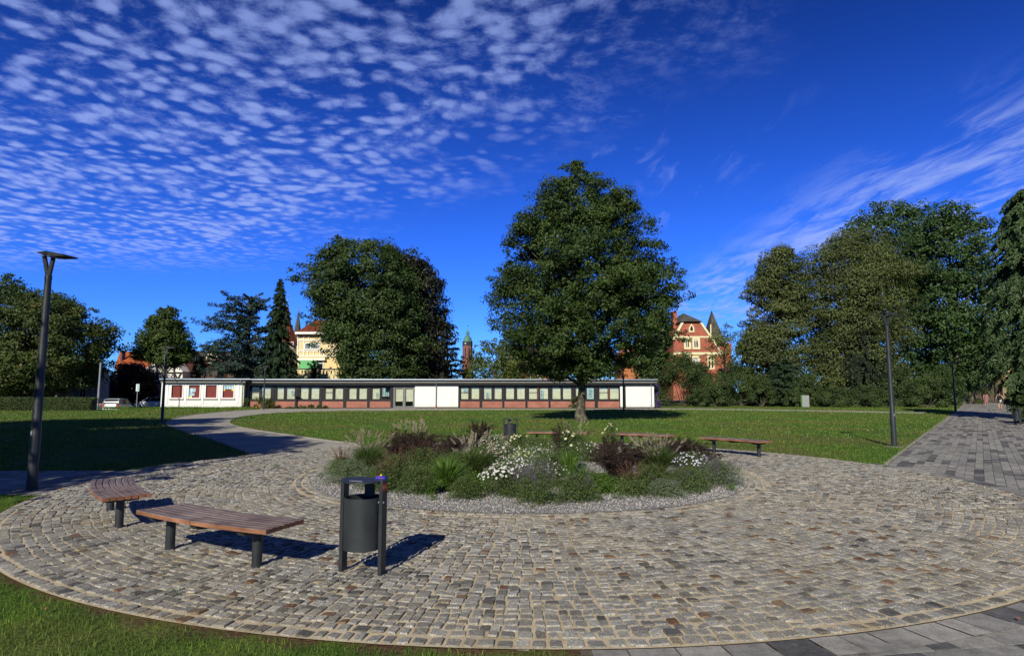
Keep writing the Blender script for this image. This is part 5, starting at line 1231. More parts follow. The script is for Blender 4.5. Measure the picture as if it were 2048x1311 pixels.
def make_bench():
    root = empty('curved_bench'); RR = 7.02; half = R(7.9); zt = .425
    def P(r, a, z): return (r * math.cos(a) - RR, r * math.sin(a), z)
    for i in range(7):
        r0 = 6.755 + i * .0755; r1 = r0 + .066
        for sgn in (0, 1):
            mb = MB(); n = 9; a0, a1 = (-half, -R(.03)) if sgn == 0 else (R(.03), half); vs = []
            zj = zt + (.0 if (i + sgn) % 2 else .0015)
            for k in range(n):
                a = a0 + (a1 - a0) * k / (n - 1)
                vs += [P(r0, a, zj - .042), P(r1, a, zj - .042), P(r1, a, zj - .004), P(r1 - .004, a, zj), P(r0 + .004, a, zj), P(r0, a, zj - .004)]
            for k in range(n - 1):
                for j in range(6):
                    mb.cur = 0 if j in (2, 3, 4) else 1
                    mb.add([], []); b = k * 6
                    mb.f.append((b + j, b + (j + 1) % 6, b + 6 + (j + 1) % 6, b + 6 + j)); mb.m.append(mb.cur)
            mb.v = vs; mb.f.append(tuple(range(6))[::-1]); mb.m.append(1); mb.f.append(tuple((n - 1) * 6 + j for j in range(6))); mb.m.append(1)
            o = mb.build('slat', None, root, mats=[wood_top, wood_side])
            import bmesh
            bm = bmesh.new(); bm.from_mesh(o.data); bmesh.ops.recalc_face_normals(bm, faces=bm.faces); bm.to_mesh(o.data); bm.free()
    for a in (-R(6.0), R(5.2)):
        mb = MB(); x, y = RR * math.cos(a) - RR, RR * math.sin(a); mb.tube([(x, y, -.02), (x, y, .345)], .048, 20); mb.build('leg', anthracite, root, True)
    for a in (-R(6.0), 0, R(5.2)):
        mb = MB(); prof = [(6.80, .381), (7.24, .381), (7.24, .355), (7.21, .330), (7.13, .322), (6.91, .322), (6.83, .330), (6.80, .355)]
        vs = [P(r, a - .006, z) for r, z in prof] + [P(r, a + .006, z) for r, z in prof]; n = 8
        mb.add(vs, [tuple(range(n)), tuple(range(n, 2 * n))[::-1]] + [(k, n + k, n + (k + 1) % n, (k + 1) % n) for k in range(n)]); mb.build('crossbar', anthracite, root)
    for r in (6.9, 7.14):
        mb = MB(); mb.tube([P(r, -R(7) + R(14) * k / 8, .365) for k in range(9)], .014, 6); mb.build('rail', anthracite, root, True)
    return root
bench = make_bench()
BN = [(-118.2, 'curved wooden slat bench in the foreground beside the litter bin'), (-142.6, 'curved wooden bench at the far left seen almost end-on'), (80.6, 'curved bench at the back of the circle behind the tallest flowers, nearest the back bin'), (58.8, 'middle one of the three curved benches behind the flowers'), (35.6, 'curved bench at the back right beyond the dark red shrubs')]
for i, (a, l) in enumerate(BN):
    o = bench if i == 0 else copy_tree(bench); o.rotation_euler = (0, 0, R(a)); o.location = (PC[0] + 7.02 * math.cos(R(a)), PC[1] + 7.02 * math.sin(R(a)), .022)
    tag(o, l, 'bench', 'curved benches round the planting bed')

# ------------------------------------------------------------------ litter bins
def make_bin():
    root = empty('litter_bin')
    for sx in (-1, 1):
        mb = MB(); mb.box(sx * .215 - .012 if sx < 0 else .190, sx * .215 + .024 if sx < 0 else .226, -.045, .045, -.02, .862); mb.build('leg', anthracite, root, bevel=.003)
    n = 40; mb = MB(); r = .178
    prof = [(r - .006, .235), (r, .232), (r, .70), (r - .008, .70), (r - .008, .245)]
    mb.lathe(prof + [(.0005, .245)], 0, 0, n, close=False); mb.v = mb.v; mb.lathe([(.0005, .234), (r - .004, .2335)], 0, 0, n, close=False)
    mb.build('bucket', anthracite, root, True)
    mb = MB(); poly = []
    for k in range(25):
        a = math.pi + math.pi * k / 24; poly.append((.20 * math.cos(a), -.045 + .165 * math.sin(a)))
    poly += [(.20, .10), (.14, .155), (-.14, .155), (-.20, .10)]
    mb.prism(poly, .845, .858); mb.box(-.189, -.180, -.045, .045, .83, .8445).box(.18, .189, -.045, .045, .83, .8445); lid = mb.build('lid', anthracite, root, bevel=.002)
    mb = MB(); mb.prism([(-.07, -.14), (.07, -.14), (.05, -.115), (-.05, -.115)], .859, .862); mb.build('ashtray_slot', galv, lid)
    mb = MB(); mb.box(-.03, .075, .06, .075, .70, .844); mb.build('hanger_plate', anthracite, root)
    for sx in (-1, 1):
        mb = MB(); mb.tube([(sx * .165, -.02, .66), (sx * .232, -.02, .66)], .011, 10); mb.build('pivot_bolt', galv, root, True)
    mb = MB(); mb.box(.17, .19, -.02, .02, .30, .335); mb.build('latch', anthracite, root)
    return root
bin0 = make_bin()
mid = ((gp(683, 1148)[0] + gp(762, 1157)[0]) / 2, (gp(683, 1148)[1] + gp(762, 1157)[1]) / 2 + .03)
bang = math.atan2(gp(762, 1157)[1] - gp(683, 1148)[1], gp(762, 1157)[0] - gp(683, 1148)[0])
BI = [((mid[0], mid[1]), bang, 'anthracite litter bin in the foreground with a packet on its lid'), ((-.05, 18.9), R(175), 'dark litter bin at the back of the circle behind the flowers'), (gp(2036, 849), R(80), 'grey litter bin at the right edge beside the avenue')]
for i, (p, rz, l) in enumerate(BI):
    o = bin0 if i == 0 else copy_tree(bin0); o.location = (p[0], p[1], .02 if i < 2 else 0); o.rotation_euler = (0, 0, rz); tag(o, l, 'litter bin', 'litter bins round the park')
mb = MB(); mb.box(.2262, .2272, -.038, .038, .765, .827); st = mb.build('sticker', red_pl, bin0); tag(st, 'small worn red sticker')
mb = MB(); mb.box(.2273, .2280, -.030, .030, .787, .807); mb.build('sticker_band', simple('sticker_orange', (.6, .25, .03), .5), st)
def packet():
    z = .880; root = empty('snack_packet', (mid[0] + .15, mid[1] + .05, z), bang + .3, 'crumpled blue and yellow packet left on the lid of the front bin', 'litter')
    rg = random.Random(4); mb = MB()
    mb.add([(-.05, -.03, .0), (.045, -.035, .0), (.05, .03, .0), (-.045, .035, .0), (-.045, -.02, .014), (.0, -.028, .028), (.04, -.022, .016), (.045, .02, .012), (.0, .026, .024), (-.04, .028, .016)], [(0, 3, 2, 1), (0, 1, 6, 5, 4), (1, 2, 7, 6), (2, 3, 9, 8, 7), (3, 0, 4, 9), (4, 5, 8, 9), (5, 6, 7, 8)])
    mb.build('wrapper', blue_pl, root); mb = MB(); mb.add([(-.012, -.02, .0285), (.014, -.022, .028), (.012, .018, .026), (-.012, .02, .026), (0, 0, .042)], [(0, 1, 4), (1, 2, 4), (2, 3, 4), (3, 0, 4)]); mb.build('yellow_print', simple('yellow_print', (.85, .55, .02), .4), root)
    mb = MB(); mb.box(-.046, -.016, -.012, .006, .0215, .0235); mb.box(-.01, .02, -.0325, -.0315, .004, .012); mb.build('red_print', red_pl, root)
packet()

# ------------------------------------------------------------------ cabinet, poles, sign
def cabinet():
    Y = 68; x0, x1 = X(1604.5, Y), X(1618, Y); root = empty('utility_cabinet', ((x0 + x1) / 2, Y, 0), 0, 'grey utility cabinet with green edge in front of the shrubs', 'cabinet'); w = (x1 - x0) / 2; h = Zp(790, Y)
    MB().box(-w, w, 0, .35, 0.05, h).build('body', cabinet_m, root, bevel=.01); MB().box(-w - .03, -w - .002, .0, .35, .05, h + .02).build('edge', cabgreen, root); MB().box(-w * .9, w * .9, -.012, -.002, .12, h - .06).build('door', cabinet_m, root); MB().box(-w - .02, w + .02, -.01, .37, 0, .048).build('plinth', concrete, root)
    MB().box(-w * .1, w * .1, -.02, -.013, h * .55, h * .6).build('handle', galv, root)
cabinet()
def pole(name, label, px, Y, topy, r, m=galv, cat='pole'):
    x = X(px, Y); z0 = float(dipz(x, Y)); root = empty(name, (x, Y, z0), 0, label, cat); h = Zp(topy, Y) - z0
    MB().tube([(0, 0, 0), (0, 0, h)], [r, r * .8], 8).build('shaft', m, root, True); MB().lathe([(r, h - .02), (r * 1.5, h), (r * .6, h + r)], 0, 0, 8).build('cap', m, root); return root
pole('bare_pole', 'plain grey pole in front of the dark car at the hedge end', 197, 58, 727, .10)
pole('flag_pole', 'thin pale flagpole beside the left end of the pavilion', 325.5, 61, 704, .05, simple('pale_pole', (.6, .62, .65), .5))
def sign():
    Y = 66; x = X(274.5, Y); z0 = float(dipz(x, Y)); root = empty('parking_sign', (x, Y, z0), 0, 'tall narrow pale parking sign on a post between the cars', 'sign'); zt = Zp(767.5, Y) - z0; zb = Zp(782, Y) - z0; w = 3.2 * Y / 1226
    MB().tube([(0, 0, 0), (0, 0, zb + .05)], .04, 8).build('post', galv, root, True); b = MB().box(-w, w, -.02, .02, zb, zt).build('board', signw, root)
    mk = MB(); rg = random.Random(2)
    for k in range(5): z = zt - .08 - k * (zt - zb) / 5.6; mk.box(-w * .1, w * .75, -.026, -.021, z - .07, z)
    mk.build('lettering', signg, b); MB().box(-w * .8, -w * .2, -.026, -.021, zb + .1, zt - .15).build('arrow_panel', signw, b)
sign()

# ------------------------------------------------------------------ cars
def make_car(name, L, W, H, paint, hatch=True):
    """profile along x (front +x), origin on the ground under the centre"""
    root = empty(name); hl = L / 2
    # stations: x, bottom z, belt z, half width at belt
    body = [(-hl, .42, .62, .40), (-hl + .06, .30, .92, .46), (-hl + .25, .20, .98, .49), (-hl * .45, .19, .97, .5), (0, .19, .95, .5), (hl * .42, .19, .93, .5), (hl * .62, .19, .86, .49), (hl - .25, .22, .74, .47), (hl - .06, .28, .62, .43), (hl, .36, .50, .38)]
    mb = MB(); n = 12
    for x, zb, zt, w in body:
        hw = w * W; h = zt - zb
        mb.v += [(x, -hw * .9, zb), (x, -hw, zb + h * .3), (x, -hw, zb + h * .65), (x, -hw * .96, zb + h * .92), (x, -hw * .86, zt), (x, -hw * .3, zt + .02), (x, hw * .3, zt + .02), (x, hw * .86, zt), (x, hw * .96, zb + h * .92), (x, hw, zb + h * .65), (x, hw, zb + h * .3), (x, hw * .9, zb)]
    for i in range(len(body) - 1):
        for k in range(n): mb.f.append((i * n + k, (i + 1) * n + k, (i + 1) * n + (k + 1) % n, i * n + (k + 1) % n)); mb.m.append(0)
    mb.f += [tuple(range(n)), tuple((len(body) - 1) * n + k for k in range(n))[::-1]]; mb.m += [0, 0]
    bd = mb.build('body', paint, root, True)
    gh = [(-hl + .10, .93, .93, .42), (-hl + .34, .93, H - .10, .40), (-hl + .62, .93, H - .01, .385), (-.1, .93, H, .385), (hl * .18, .93, H - .06, .385), (hl * .56, .90, .92, .42)]
    mb = MB(); n = 4; roof = MB()
    for x, zb, zt, w in gh: mb.v += [(x, -W * .46, zb), (x, -W * w, zt), (x, W * w, zt), (x, W * .46, zb)]
    for i in range(len(gh) - 1):
        for k in range(4): mb.f.append((i * 4 + k, (i + 1) * 4 + k, (i + 1) * 4 + (k + 1) % 4, i * 4 + (k + 1) % 4)); mb.m.append(0)
    mb.f += [(0, 1, 2, 3), (20, 23, 22, 21)]; mb.m += [0, 0]
    mb.build('windows', darkglass, root, True)
    for i in range(1, 4):
        a, b = gh[i], gh[i + 1]; w0, w1 = a[3] * W + .012, b[3] * W + .012
        roof.add([(a[0], -w0, a[2] + .012), (b[0], -w1, b[2] + .012), (b[0], w1, b[2] + .012), (a[0], w0, a[2] + .012)], [(0, 1, 2, 3)])
    for sy in (-1, 1):
        for (xa, za, xb, zb, t) in ((-hl + .12, .94, -hl + .36, H - .09, .10), (-hl + .85, .93, -hl + .95, H - .02, .10), (.08, .93, .02, H - .01, .07), (hl * .54, .92, hl * .18, H - .05, .07)):
            roof.bar((xa, sy * (W * .462 + .006), za), (xb, sy * (W * .392 + .006), zb), t, .02, up=(0, 1, 0))
        roof.bar((-hl + .34, sy * (W * .40 + .004), H - .1), (hl * .18, sy * (W * .39 + .004), H - .05), .05, .03)
    roof.build('roof', paint, root, True)
    for x in (-hl + .72, hl - .78):
        for sy in (-1, 1):
            y = sy * (W * .5 - .09); mb = MB(); ring = [(.31, -.1), (.32, -.06), (.32, .06), (.31, .1)]
            def wheel(r_list, m_, nm, par):
                q = MB(); nn = 20
                for rr_, yy in r_list:
                    for k in range(nn): a = 2 * math.pi * k / nn; q.v.append((x + rr_ * math.cos(a), y + yy, .32 + rr_ * math.sin(a)))
                for j in range(len(r_list) - 1):
                    for k in range(nn): q.f.append((j * nn + k, (j + 1) * nn + k, (j + 1) * nn + (k + 1) % nn, j * nn + (k + 1) % nn)); q.m.append(0)
                q.f += [tuple(range(nn)), tuple((len(r_list) - 1) * nn + k for k in range(nn))[::-1]]; q.m += [0, 0]
                return q.build(nm, m_, par, True)
            w = wheel([(.20, -.085), (.30, -.09), (.32, -.06), (.32, .06), (.30, .09), (.20, .085)], tyre_m, 'wheel', root)
            wheel([(.05, .098 * sy), (.19, .092 * sy), (.2, .07 * sy)] if sy > 0 else [(.2, -.07), (.19, -.092), (.05, -.098)], rim_m, 'rim', w)
    for sy in (-1, 1):
        MB().box(-hl - .004, -hl + .16, sy * W * .40 - .09, sy * W * .40 + .09, .66, .92).build('tail_light', red_pl, root, bevel=.01)
        MB().box(hl - .16, hl - .01, sy * W * .36 - .12, sy * W * .36 + .12, .55, .68).build('headlight', rim_m, root, bevel=.01)
        MB().box(hl * .38, hl * .38 + .12, sy * (W * .5 + .03) - .07, sy * (W * .5 + .03) + .07, .92, 1.04).build('mirror', paint, root, bevel=.015)
    MB().box(-hl - .012, -hl + .02, -.26, .26, .50, .60).build('number_plate', white_t, root); MB().box(-hl - .03, -hl + .15, -W * .44, W * .44, .30, .46).build('bumper', paint, root, bevel=.03)
    return root
def put_car(o, px, Y, rz, label): x = X(px, Y); o.location = (x, Y, float(dipz(x, Y)) + .0); o.rotation_euler = (0, 0, rz); tag(o, label, 'car', 'cars in the car park')
put_car(make_car('parked_car', 3.7, 1.66, 1.50, silver), 238, 66.5, R(99), 'small silver hatchback seen from behind at the lawn edge')
put_car(make_car('parked_car', 4.1, 1.72, 1.42, darkcar), 203, 71, R(103), 'dark blue car half hidden behind the bare pole')
c3 = make_car('parked_car', 4.7, 1.85, 1.5, whitecar); put_car(c3, 309, 85.5, R(178), 'white estate car parked left of the pavilion end')
put_car(copy_tree(c3), 327, 89, R(172), 'second white car partly behind the pavilion corner')
pk = MB(); pk.add([(-120, 67, -.512), (-43.2, 67, -.512), (-43.2, 120, -.512), (-120, 120, -.512)], [(0, 1, 2, 3)])
o = pk.build('car_park', simple('car_park_asphalt', (.055, .055, .058), .9, 0, .2, .3, 2)); tag(o, kind='structure')
if o.data.polygons[0].normal.z < 0: o.data.flip_normals()
mb = MB()
for k in range(3): x = X(185 + k * 7.5, 63.5); mb.tube([(x, 63.5, -.4), (x, 63.5, .35), (x + .1, 63.5, .45), (x + .5, 63.5, .45), (x + .6, 63.5, .35), (x + .6, 63.5, -.4)], .03, 6)
o = mb.build('cycle_rail', galv); tag(o, 'low bent metal rails in front of the dark blue car', 'rail')

# ------------------------------------------------------------------ people
skin_m = simple('skin', (.50, .27, .18), .6, 0, .3, .1, 20)
def skin_body(name, nodes, edges, parent, m, sub=2):
    me = bpy.data.meshes.new(name); me.from_pydata([n[0] for n in nodes], edges, []); o = bpy.data.objects.new(name, me); C.objects.link(o); o.parent = parent
    o.modifiers.new('skin', 'SKIN'); 
    if not me.skin_vertices: me.attributes  # the modifier makes the layer
    sv = me.skin_vertices[0].data
    for i, n in enumerate(nodes): r = n[1]; sv[i].radius = (r, r) if not isinstance(r, tuple) else r
    sv[0].use_root = True; md = o.modifiers.new('sub', 'SUBSURF'); md.levels = sub; md.render_levels = sub; me.materials.append(m); return o
def person(label, x, y, H, rz, stride, dress, hair, hairlen, arm_out=0.0):
    root = empty('person', (x, y, .02), rz, label, 'person'); k = H / 1.68
    N, E = [], []
    def v(p, r, par=None):
        N.append((tuple(c * k for c in p), tuple(q * k for q in r) if isinstance(r, tuple) else r * k)); i = len(N) - 1
        if par is not None: E.append((par, i))
        return i
    pel = v((0, 0, .92), (.145, .105)); wa = v((0, 0, 1.06), (.115, .085), pel); ch = v((0, .01, 1.24), (.145, .095), wa); nk0 = v((0, 0, 1.385), (.07, .06), ch); nk = v((0, .005, 1.44), .048, nk0)
    h1 = v((0, .015, 1.50), (.062, .07), nk); h2 = v((0, .02, 1.575), (.076, .09), h1); v((0, .015, 1.65), (.055, .065), h2)
    for s in (-1, 1):
        sh = v((s * .155, 0, 1.36), .052, nk0); el = v((s * (.205 + arm_out), -.02, 1.09), .038, sh); wr = v((s * (.215 + arm_out * 1.2), .06, .86), .027, el)
        pm = v((s * (.218 + arm_out * 1.2), .075, .80), (.022, .034), wr)
        for f in range(4): q = v((s * (.222 + arm_out * 1.2), .055 + f * .018, .745 - .006 * (1.5 - abs(f - 1.5))), .0085, pm); v((s * (.214 + arm_out * 1.2), .06 + f * .018, .705 + .004 * abs(f - 1.5)), .0075, q)
        q = v((s * (.205 + arm_out * 1.2), .105, .775), .0095, pm); v((s * (.198 + arm_out * 1.2), .115, .745), .008, q)
        hp = v((s * .085, 0, .84), .085, pel); fw = stride * s
        kn = v((s * .09, fw * .5 + .02, .49), .056, hp); an = v((s * .085, fw - (.04 if fw < 0 else 0), .10 + (.05 if fw < 0 else 0)), .036, kn); bl = v((s * .088, fw + .12, .035), (.038, .024), an); v((s * .088, fw + .17, .028), (.03, .018), bl)
    skin_body('body', N, E, root, skin_m)
    mb = MB(); rg = random.Random(int(x))
    def ell(prof, m, name, fy=.72, par=root, n=20):
        q = MB(); 
        for r, z, yy in prof:
            for j in range(n): a = 2 * math.pi * j / n; f = 1 + (.05 * math.sin(6 * a) if z < .8 else 0); q.v.append((r * f * math.cos(a) * k, (yy + r * f * fy * math.sin(a)) * k, z * k))
        for i in range(len(prof) - 1):
            for j in range(n): q.f.append((i * n + j, i * n + (j + 1) % n, (i + 1) * n + (j + 1) % n, (i + 1) * n + j)); q.m.append(0)
        return q.build(name, m, par, True)
    for nm, pr, mm in dress: ell(pr, mm, nm)
    hp = [(.02, 1.70, .01), (.062, 1.685, .005), (.088, 1.63, -.002), (.092, 1.58, -.012)] + ([(.085, 1.5, -.03), (.08, 1.4, -.045), (.05, hairlen, -.055), (.01, hairlen - .02, -.05)] if hairlen < 1.5 else [(.08, 1.53, -.02), (.05, 1.50, -.03)])
    ell(hp, hair, 'hair', .95)
    # face: nose, eyes, mouth, ears
    MB().prism([(-.011 * k, 1.555 * k), (.011 * k, 1.555 * k), (.004 * k, 1.60 * k), (-.004 * k, 1.60 * k)], .088 * k, .122 * k, 'y').build('nose', skin_m, root)
    for s in (-1, 1):
        MB().lathe([(.001, -.01), (.011, 0), (.001, .01)], 0, 0, 8).build('eye', darkglass, root).location = (s * .03 * k, .098 * k, 1.60 * k)
        MB().lathe([(.004, -.03), (.02, 0), (.004, .03)], 0, 0, 8).build('ear', skin_m, root).location = (s * .083 * k, .01 * k, 1.585 * k)
    MB().box(-.022 * k, .022 * k, .095 * k, .103 * k, 1.535 * k, 1.542 * k).build('mouth', simple('lips', (.35, .10, .09), .5), root)
    return root
blk = simple('black_cloth', (.018, .018, .02), .85); wht = simple('white_pattern', (.6, .6, .6), .8); pink = simple('mauve_dress', (.30, .13, .16), .85, 0, .2, .4, 25); hair_b = simple('light_brown_hair', (.20, .12, .06), .7); hair_d = simple('dark_hair', (.03, .02, .015), .7)
def blk_pat(t):
    n = t.noise(coords(t), 9, 2, .5); c = t.ramp(n, [(.52, (.015, .015, .018)), (.56, (.45, .48, .42))], 'CONSTANT'); finish(t, bsdf(t, c, .85))
blkp = mat('patterned_cloth', blk_pat)
p1 = (X(1998.5, 57.2), 57.2); p2 = (X(1971, 71), 71)
person('person walking away in black top and patterned black shorts with a backpack', p1[0], p1[1], 1.66, math.atan2(-d_av[0], d_av[1]), .17,
       [('top', [(.15, 1.00, 0), (.155, 1.1, 0), (.165, 1.25, .005), (.15, 1.33, .002), (.09, 1.395, 0)], blk), ('shorts', [(.205, .66, 0), (.185, .80, 0), (.172, .95, 0), (.155, 1.03, 0)], blkp)], hair_b, 1.52, .06)
person('person farther along the avenue in a mauve patterned dress with dark hair', p2[0], p2[1], 1.62, math.atan2(-d_av[0], d_av[1]), .12,
       [('dress', [(.225, .42, 0), (.20, .7, 0), (.18, .9, 0), (.15, 1.06, 0), (.165, 1.25, .005), (.15, 1.34, 0), (.085, 1.40, 0)], pink)], hair_d, 1.3, .02)
a_ = math.atan2(-d_av[0], d_av[1]); bx = (p1[0] + math.sin(a_) * .17, p1[1] - math.cos(a_) * .17)
bp = empty('backpack', (bx[0], bx[1], 1.02), a_, 'black backpack worn by the person in patterned shorts', 'backpack')
MB().box(-.14, .14, -.07, .05, 0, .38).build('pack', blk, bp, bevel=.05); MB().box(-.10, .10, -.105, -.071, .03, .2).build('front_pocket', blk, bp, bevel=.02)
for s in (-1, 1): MB().tube([(s * .08, .05, .05), (s * .12, .12, .1), (s * .10, .27, .22), (s * .09, .24, .34), (s * .08, .05, .37)], .014, 6).build('strap', blk, bp, True)

# ------------------------------------------------------------------ planting bed
g_reed = leafmat('grass_leaves', (.038, .070, .016), (.115, .18, .045), (.20, .19, .08), .3)
g_bright = leafmat('daylily_leaves', (.045, .095, .015), (.12, .22, .035), (.22, .24, .06), .35)
g_plume = leafmat('plume_fluff', (.24, .19, .155), (.50, .43, .35), None, .4)
g_barb = leafmat('barberry_leaves', (.016, .011, .009), (.048, .028, .021), (.15, .030, .025), .15)
g_mound = leafmat('perennial_leaves', (.036, .060, .016), (.13, .185, .055), None, .25)
g_sage = leafmat('catmint_leaves', (.055, .078, .038), (.17, .215, .115), None, .2)
g_purp = leafmat('catmint_flowers', (.07, .05, .09), (.20, .15, .24), None, .2)
g_brown = leafmat('dry_seed_spikes', (.07, .035, .022), (.17, .09, .055), None, .2)
w_pet = leafmat('white_petals', (.62, .62, .66), (.85, .85, .86), None, .2); y_pet = leafmat('cream_petals', (.60, .62, .30), (.82, .82, .52), None, .2); y_eye = simple('yellow_disc', (.55, .42, .06), .8)
BED = []
def plant_root(name, label, px, base_py, cat):
    x, y = gp(px, base_py); return empty(name, (x, y, .03), 0, label, cat)
def strips(P, wd, rg):
    """P (n, k, 3) blade centre lines -> quads with width tapering to the tip"""
    n, k, _ = P.shape; th = rg.uniform(0, np.pi, n); side = np.stack([np.cos(th), np.sin(th), np.zeros(n)], -1)
    w = wd[:, None] * np.array([.6, 1.0, .9, .6, .08][:k] if k == 5 else np.linspace(1, .1, k))[None]
    Lq = P - side[:, None] * w[..., None] / 2; Rq = P + side[:, None] * w[..., None] / 2
    V = np.stack([Lq, Rq], 2).reshape(n, 2 * k, 3); f = np.array([(2 * i, 2 * i + 1, 2 * i + 3, 2 * i + 2) for i in range(k - 1)])
    return V.reshape(-1, 3), (f[None] + (np.arange(n) * 2 * k)[:, None, None]).reshape(-1, 4), k - 1
def arcs(n, h, r, rg, k=5, base_r=.08, droop=.35, lean=(0, 0), pw=1.7):
    a = rg.uniform(0, 2 * np.pi, n); out = rg.uniform(.15, 1, n) * r; hh = h * rg.uniform(.6, 1.05, n); u = np.linspace(0, 1, k)
    b = rg.uniform(0, base_r, n)
    rad = b[:, None] + out[:, None] * u[None] ** pw; z = hh[:, None] * (u[None] * (1 + droop) - droop * u[None] ** 3 * (0.5 + (out / r)[:, None]))
    return np.stack([rad * np.cos(a)[:, None] + lean[0] * u[None] ** 2, rad * np.sin(a)[:, None] + lean[1] * u[None] ** 2, np.maximum(z, .01)], -1)
def grass_clump(label, px, by, h, r, n=900, m=None, w=.006, plumes=0, ph=None, seed=0, lean=(0, 0), name='ornamental_grass'):
    h *= 1.1; r *= 1.3; n = int(n * 1.5); w *= 1.2
    rg = np.random.default_rng(seed); root = plant_root(name, label, px, by, 'ornamental grass')
    P = arcs(n, h, r, rg, lean=lean); V, F_, q = strips(P, np.full(n, w) * rg.uniform(.6, 1.3, n), rg)
    raw('blades', V, F_, m or g_reed, root, tint=np.repeat(rg.random(n), q))
    if plumes:
        ph = ph or h * 1.3; S_ = arcs(plumes, ph, r * .95, rg, k=7, droop=.12, lean=lean); V, F_, q = strips(S_, np.full(plumes, .004), rg); raw('stalks', V, F_, g_plume, root, tint=np.repeat(rg.random(plumes), q))
        L = []; 
        for c in S_:
            tip = c[-1]; d = unit(c[-1] - c[-2]); ln = rg.uniform(.10, .17); m_ = 60; u = rg.random(m_)
            pos = tip + d * (u - .25)[:, None] * ln + rg.normal(size=(m_, 3)) * (.0095 * np.sin(np.pi * np.clip(u, .05, .97)))[:, None] + np.array((0, 0, -.35)) * ((u * ln) ** 2)[:, None]
            L.append((pos, np.repeat(d[None], m_, 0)))
        pos = np.concatenate([a for a, b in L]); ax = np.concatenate([b for a, b in L]); V = leaf_quads(pos, unit(rg.normal(size=pos.shape)), .03, rg, .28, ax)
        build_leaves('plumes', V, g_plume, root, rg.random(len(pos)))['kind'] = 'stuff'
    return root
def barberry(label, px, by, h, r, seed=0, n=60, m=None, name='barberry_shrub'):
    rg = np.random.default_rng(seed); root = plant_root(name, label, px, by, 'shrub')
    n = int(n * 1.35); S_ = arcs(n, h * .90, r * 1.05, rg, k=8, base_r=.10, droop=.5, pw=1.1); V, F_, q = strips(S_, np.full(n, .006), rg); raw('twigs', V, F_, barkd, root)
    pos, nr = [], []
    for c in S_:
        k = int(230 * (h / .8)); u = rg.random(k) ** .75 * 6.98; i = u.astype(int); f = (u - i)[:, None]; p = c[i] * (1 - f) + c[np.minimum(i + 1, 7)] * f
        sidet = rg.normal(size=(k, 3)) * (.062 * (1.12 - u / 7))[:, None]; sidet[:, 2] *= .6; pos.append(p + sidet)
    pos = np.concatenate(pos); pos[:, 2] = np.maximum(pos[:, 2], .01); V = leaf_quads(pos, unit(rg.normal(size=pos.shape) + (0, 0, .7)), .021 * rg.uniform(.6, 1.3, len(pos)), rg, .55)
    build_leaves('foliage', V, m or g_barb, root, np.clip(pos[:, 2] / h * .35 + rg.random(len(pos)) * .65, 0, 1)); return root
